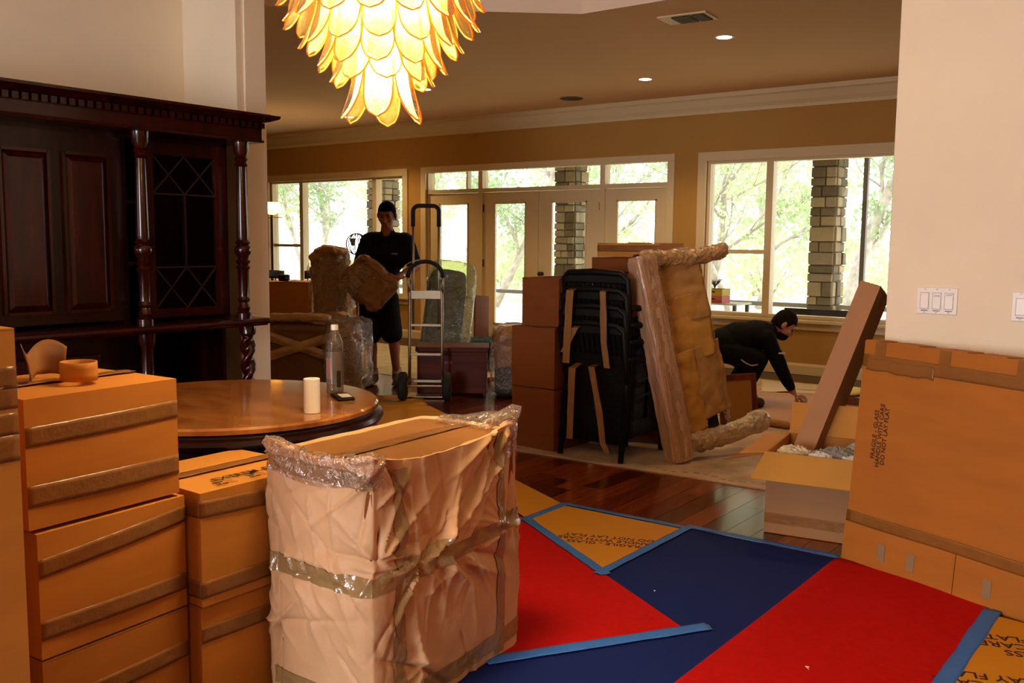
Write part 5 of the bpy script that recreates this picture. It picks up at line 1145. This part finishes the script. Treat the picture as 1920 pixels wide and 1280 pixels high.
def hand(mb, wrist, d, n, thumb=1, curl=.5, size=1.0):
    """palm with four unequal bent fingers and a thumb leaving its side; d points along the hand, n out of the palm"""
    w = Vector(wrist); d = Vector(d).normalized(); n = Vector(n); n = (n - d * n.dot(d)).normalized(); s = d.cross(n) * thumb; k = size
    for i, o in enumerate((.030, .010, -.010, -.029)):
        kn = w + d * (.088 - .006 * abs(i - 1)) * k + s * o * k; mb.cone(w + d * .015 * k + s * o * .55 * k, .0165 * k, kn, .0125 * k, 10)
        p = kn; dirv = d + s * (o * 2.2); a = curl * .55
        for seg, (ln, r0, r1) in enumerate(((.042, .0100, .0092), (.027, .0092, .0085), (.021, .0085, .0072))):
            ln *= (1.0, 1.1, 1.02, .82)[i] * k; dv = (dirv * math.cos(a) + n * math.sin(a)).normalized(); q = p + dv * ln; mb.cone(p, r0 * k, q, r1 * k, 8); p = q; a += curl * .75
    p = w + d * .028 * k + s * .028 * k; dv = (d * .55 + s * .75 + n * .35).normalized(); q = p + dv * .040 * k; mb.cone(p, .0145 * k, q, .0115 * k, 8)
    dv = (d * .9 + s * .25 + n * (.35 + curl * .3)).normalized(); mb.cone(q, .0112 * k, q + dv * .03 * k, .0085 * k, 8)
def head(mb, c, M):
    """skull, jaw, nose, brow, lips and ears; face looks along -y before M"""
    c = Vector(c); T = lambda x, y, z: c + M @ Vector((x, y, z)); M3 = M.to_3x3().to_4x4()
    mb.ell(c + M @ Vector((0, .012, .03)), (.080, .096, .090), 24, 16, M3); mb.ell(c + M @ Vector((0, -.022, -.030)), (.066, .068, .078), 20, 14, M3)
    mb.ell(c + M @ Vector((0, -.055, -.085)), (.034, .028, .024), 14, 10, M3)
    mb.cone(T(0, -.088, .012), .009, T(0, -.105, -.030), .014, 10); mb.cone(T(-.012, -.092, -.036), .009, T(.012, -.092, -.036), .009, 8)
    mb.cone(T(-.042, -.078, .028), .011, T(-.010, -.088, .024), .011, 8); mb.cone(T(.010, -.088, .024), .011, T(.042, -.078, .028), .011, 8)
    mb.cone(T(-.02, -.084, -.062), .0085, T(.02, -.084, -.062), .0085, 8); mb.cone(T(-.018, -.082, -.073), .009, T(.018, -.082, -.073), .009, 8)
    for s in (-1, 1):
        mb.ell(T(s * .086, .012, -.002), (.013, .022, .034), 12, 8, M3); mb.ell(T(s * .045, -.062, -.020), (.024, .024, .026), 12, 8, M3)
def face_parts(par, c, M, eye=True):
    c = Vector(c)
    for s in (-1, 1):
        MB().ell(c + M @ Vector((s * .031, -.077, .006)), (.012, .010, .007), 12, 8, M.to_3x3().to_4x4()).obj('eye', mat('eye_dark', '1A100C', .2), par, smooth=True, world=False)
        MB().cone(c + M @ Vector((s * .014, -.096, .030)), .0045, c + M @ Vector((s * .048, -.083, .031)), .0035, 8).obj('eyebrow', HAIR, par, smooth=True, world=False)
def hair_cap(par, c, M, m, low=-.01, fr=.045):
    c = Vector(c); mb = MB()
    def fn(u, v):
        a = u * 2 * PI; front = .5 - .5 * math.cos(a - PI / 2 + PI)      # 1 at the face side
        front = max(0, -math.sin(a)); z0 = -.045 + (fr + .045) * min(1, front * 1.6) ; th = (1 - v) * PI / 2
        z = z0 + (.142 - z0) * math.sin(v * PI / 2); k = math.sqrt(max(0, 1 - max(0, (z - .03) / .112) ** 2)) if z > .03 else 1.0
        k2 = 1.0 if z > 0 else 1 - .08 * (-z / .045)
        t = 1 + .05 * nz((math.cos(a) * 3, math.sin(a) * 3, v * 5))
        return c + M @ Vector((.0865 * k * k2 * t * math.cos(a), .012 + .102 * k * k2 * t * math.sin(a), z))
    mb.grid(fn, 40, 18, True); return mb.obj('hair', m, par, smooth=True, world=False, solid=.004)

# --- standing man carrying a parcel
p1 = thing('person', 'man in black polo and shorts standing with a paper-wrapped parcel in his hands', 'person', (-6.53, 6.50, .012), YAW, group='movers at work')
b = MB()
b.ell((-.02, 0, .90), (.165, .115, .13), 20, 14); b.ell((.02, 0, 1.06), (.155, .108, .18), 20, 14); b.ell((.075, 0, 1.27), (.185, .115, .20), 20, 14)
b.cone((-.085, .0, 1.415), .062, (.245, .0, 1.415), .062); b.cone((.08, .0, 1.42), .066, (.082, -.025, 1.53), .058)
HC1 = (.082, -.042, 1.632); HM1 = Matrix.Rotation(math.radians(16), 4, 'X') @ Matrix.Rotation(math.radians(-6), 4, 'Z')
head(b, HC1, HM1)
b.cone((.27, 0, 1.40), .062, (.36, -.06, 1.15), .046); b.cone((.36, -.06, 1.15), .046, (.22, -.285, 1.055), .030); hand(b, (.215, -.295, 1.05), (-.85, -.25, -.35), (-.2, .9, .1), -1, .5)
b.cone((-.11, 0, 1.40), .062, (-.19, -.06, 1.13), .046); b.cone((-.19, -.06, 1.13), .046, (-.20, -.25, .96), .030); hand(b, (-.205, -.265, .945), (.45, -.25, -.75), (.75, .15, .4), 1, .45)
b.cone((-.09, 0, .88), .088, (-.075, -.035, .48), .058); b.cone((-.075, -.035, .48), .056, (-.065, .02, .09), .036); b.ell((-.072, .01, .34), (.05, .058, .11), 14, 10)
b.cone((.075, 0, .88), .088, (.13, .01, .48), .058); b.cone((.13, .01, .48), .056, (.16, .06, .09), .036); b.ell((.145, .045, .34), (.05, .058, .11), 14, 10)
b.cone((-.065, .03, .05), .04, (-.11, -.15, .036), .034); b.cone((.16, .07, .05), .04, (.19, -.11, .036), .034)
fuse(b, 'body', SKIN, p1, .0075)
s = MB()
s.ell((-.01, 0, .97), (.188, .138, .13), 20, 14); s.ell((.025, 0, 1.08), (.178, .13, .19), 20, 14); s.ell((.08, 0, 1.27), (.205, .135, .195), 20, 14); s.cone((-.08, .004, 1.405), .076, (.245, .004, 1.405), .076); s.cone((.082, .01, 1.43), .074, (.084, .004, 1.475), .068)
s.cone((.265, 0, 1.39), .078, (.335, -.042, 1.20), .076); s.cone((-.105, 0, 1.39), .078, (-.165, -.04, 1.20), .076)
fuse(s, 'polo_shirt', CLOTH, p1, .010, 4, .006)
co = MB(); co.add([(.035, -.115, 1.40), (.082, -.135, 1.38), (.030, -.058, 1.50), (.015, -.09, 1.455)], [(0, 1, 2, 3)]); co.add([(.13, -.115, 1.40), (.082, -.135, 1.38), (.134, -.058, 1.50), (.15, -.09, 1.455)], [(0, 1, 2, 3)])
co.obj('collar', CLOTH, p1, world=False, solid=.006)
B((.135, -.142, 1.265), (.195, -.134, 1.28)).obj('chest_logo', mat('logo_grey', '6A6E78', .6), p1, world=False)
MB().lathe([(.0775, -.006), (.079, 0), (.0775, .006)], 20, (0, 0, 0), cap=False, M=Matrix.Translation((.342, -.046, 1.185)) @ Vector((.07, -.042, -.19)).to_track_quat('Z', 'Y').to_matrix().to_4x4()).obj('sleeve_trim', mat('pale_trim', 'B8A898', .8), p1, smooth=True, world=False)
sh = MB(); sh.ell((-.02, 0, .91), (.188, .138, .12), 20, 14); sh.cone((-.09, 0, .84), .112, (-.082, -.03, .50), .105); sh.cone((.075, 0, .84), .112, (.118, .005, .50), .105)
fuse(sh, 'shorts', SHORT, p1, .010, 3, .006)
for x0, y0, x1, y1 in ((-.065, .04, -.115, -.155), (.16, .08, .195, -.115)):
    f_ = MB(); f_.cone((x0, y0, .048), .050, (x1, y1, .042), .042); f_.cone((x0, y0 - .01, .06), .05, (x0, y0 - .012, .09), .047); f_.box((min(x0, x1) - .03, y1 - .02, .004), (max(x0, x1) + .03, y0 + .04, .03)); fuse(f_, 'shoe', SHOE, p1, .008)
    MB().lathe([(.050, .10), (.046, .13), (.044, .155)], 16, (x0, y0 - .015, 0), cap=False).obj('sock', SOCK, p1, smooth=True, world=False)
hair_cap(p1, HC1, HM1, HAIR, fr=.062); face_parts(p1, HC1, HM1)
MB().lathe([(.034, -.012), (.037, 0), (.034, .012)], 18, (0, 0, 0), cap=False, M=Matrix.Translation((.245, -.245, 1.072)) @ Vector((-.14, -.225, -.095)).to_track_quat('Z', 'Y').to_matrix().to_4x4()).obj('watch', mat('steel_watch', '9AA0A4', .3, .9), p1, smooth=True, world=False)
pk = thing('wrapped_parcel', 'crumpled paper parcel held slantwise in front of the standing man', 'parcel', (-6.53, 6.50, .012), YAW)
Mp = Matrix.Rotation(math.radians(40), 4, 'Y')
superq((-.075, -.30, 1.0), (.235, .06, .195), .38, 60, 36, .022, 7, 3, M=Mp).obj('paper_wrap', mat('parcel_kraft', '8A5A26', .6, var=.15, vscale=6, bump=.3, bscale=14, coat=.4, coat_bump=1, cscale=12), pk, smooth=True, world=False)
superq((-.20, -.30, 1.03), (.13, .085, .16), .5, 40, 30, .04, 10, 6, M=Mp).obj('plastic_end', FILMM, pk, smooth=True, world=False)

# --- crouching man
p2 = thing('person', 'bearded man in dark long sleeves crouching over the flat parcel on the rug', 'person', (-3.26, 7.68, .014), YAW, group='movers at work')
b = MB()
b.ell((-.20, 0, .52), (.15, .16, .14), 20, 14); b.ell((-.06, 0, .57), (.19, .15, .125), 20, 14); b.ell((.08, 0, .60), (.16, .175, .12), 20, 14); b.cone((.13, -.15, .60), .065, (.13, .15, .60), .065)
b.cone((.16, 0, .63), .064, (.265, 0, .665), .056)
HC2 = (.31, -.01, .70); HM2 = Matrix.Rotation(math.radians(82), 4, 'Z') @ Matrix.Rotation(math.radians(38), 4, 'X')
head(b, HC2, HM2)
b.cone((.14, -.15, .59), .060, (.265, -.15, .335), .046); b.cone((.265, -.15, .335), .044, (.375, -.12, .145), .030); hand(b, (.38, -.12, .135), (.75, .1, -.55), (-.35, .25, -.7), -1, .55)
b.cone((.12, .15, .58), .060, (.03, .13, .335), .046); b.cone((.03, .13, .335), .044, (.065, .03, .125), .030); hand(b, (.068, .02, .115), (.42, -.2, -.75), (.3, -.3, .2), 1, .3)
b.cone((-.20, -.09, .50), .088, (.07, -.13, .42), .062); b.cone((.07, -.13, .42), .060, (-.05, -.10, .09), .042); b.cone((-.20, .09, .50), .088, (.06, .14, .36), .062); b.cone((.06, .14, .36), .060, (-.12, .12, .08), .042)
b.cone((-.06, -.10, .05), .042, (.09, -.11, .036), .036); b.cone((-.13, .12, .05), .042, (.02, .13, .036), .036)
fuse(b, 'body', SKIN2, p2, .0075)
s = MB()
s.ell((-.19, 0, .535), (.155, .175, .15), 20, 14); s.ell((-.06, 0, .585), (.20, .17, .145), 20, 14); s.ell((.08, 0, .61), (.17, .19, .135), 20, 14); s.cone((.13, -.15, .60), .078, (.13, .15, .60), .078); s.cone((.16, 0, .63), .074, (.215, 0, .65), .066)
s.cone((.14, -.15, .59), .075, (.265, -.15, .335), .060); s.cone((.265, -.15, .335), .060, (.355, -.125, .18), .043); s.cone((.12, .15, .58), .075, (.03, .13, .335), .060); s.cone((.03, .13, .335), .060, (.058, .05, .17), .043)
fuse(s, 'long_sleeved_top', CLOTH, p2, .010, 3, .006)
t_ = MB(); t_.ell((-.21, 0, .50), (.16, .175, .14), 20, 14); t_.cone((-.20, -.09, .48), .108, (.07, -.13, .42), .084); t_.cone((.07, -.13, .42), .084, (-.045, -.10, .13), .062); t_.cone((-.20, .09, .48), .108, (.06, .14, .36), .084); t_.cone((.06, .14, .36), .084, (-.10, .12, .13), .062)
fuse(t_, 'trousers', SHORT, p2, .010, 3, .006)
for x0, x1, y0, y1 in ((-.06, .10, -.10, -.11), (-.13, .03, .12, .13)):
    f_ = MB(); f_.cone((x0, y0, .048), .052, (x1, y1, .042), .044); f_.box((x0 - .04, y0 - .035, .003), (x1 + .03, y0 + .035, .03)); fuse(f_, 'boot', mat('brown_boot', '4A2A1A', .7), p2, .008)
hair_cap(p2, HC2, HM2, HAIR2, fr=.060); face_parts(p2, HC2, HM2)
be = MB(); c2 = Vector(HC2); be.ell(c2 + HM2 @ Vector((0, -.030, -.072)), (.064, .068, .052), 18, 12, HM2.to_3x3().to_4x4()); be.ell(c2 + HM2 @ Vector((0, -.075, -.052)), (.03, .024, .008), 12, 8, HM2.to_3x3().to_4x4())
fuse(be, 'beard', HAIR2, p2, .006, 2)
MB().tube([(-.10, -.225, .425), (-.06, -.232, .395), (-.01, -.235, .375), (.04, -.228, .385)], .006, 6).obj('pocket_piping', mat('pale_piping', 'A89A84', .7), p2, smooth=True, world=False)
B((.215, -.228, .475), (.27, -.205, .487)).obj('sleeve_stripe', mat('sleeve_white', 'C8B8B8', .7), p2, world=False)
tr_ = MB(); tr_.lathe([(.038, -.024), (.05, -.024), (.05, .024), (.038, .024), (.038, -.024)], 30, (0, 0, 0), cap=False, M=Matrix.Translation((.445, -.13, .062)) @ Matrix.Rotation(math.radians(70), 4, 'X'))
pM = Matrix.Translation((-3.26, 7.68, .014)) @ rotz(YAW); tr_.v = [pM @ p for p in tr_.v]
tag(tr_.obj('tape_roll', film('clear_tape', (.9, .84, .7), .2, .15, 0, 1, .4), None, smooth=True, auto=40), 'clear tape roll in the hand of the crouching man', 'tape roll')
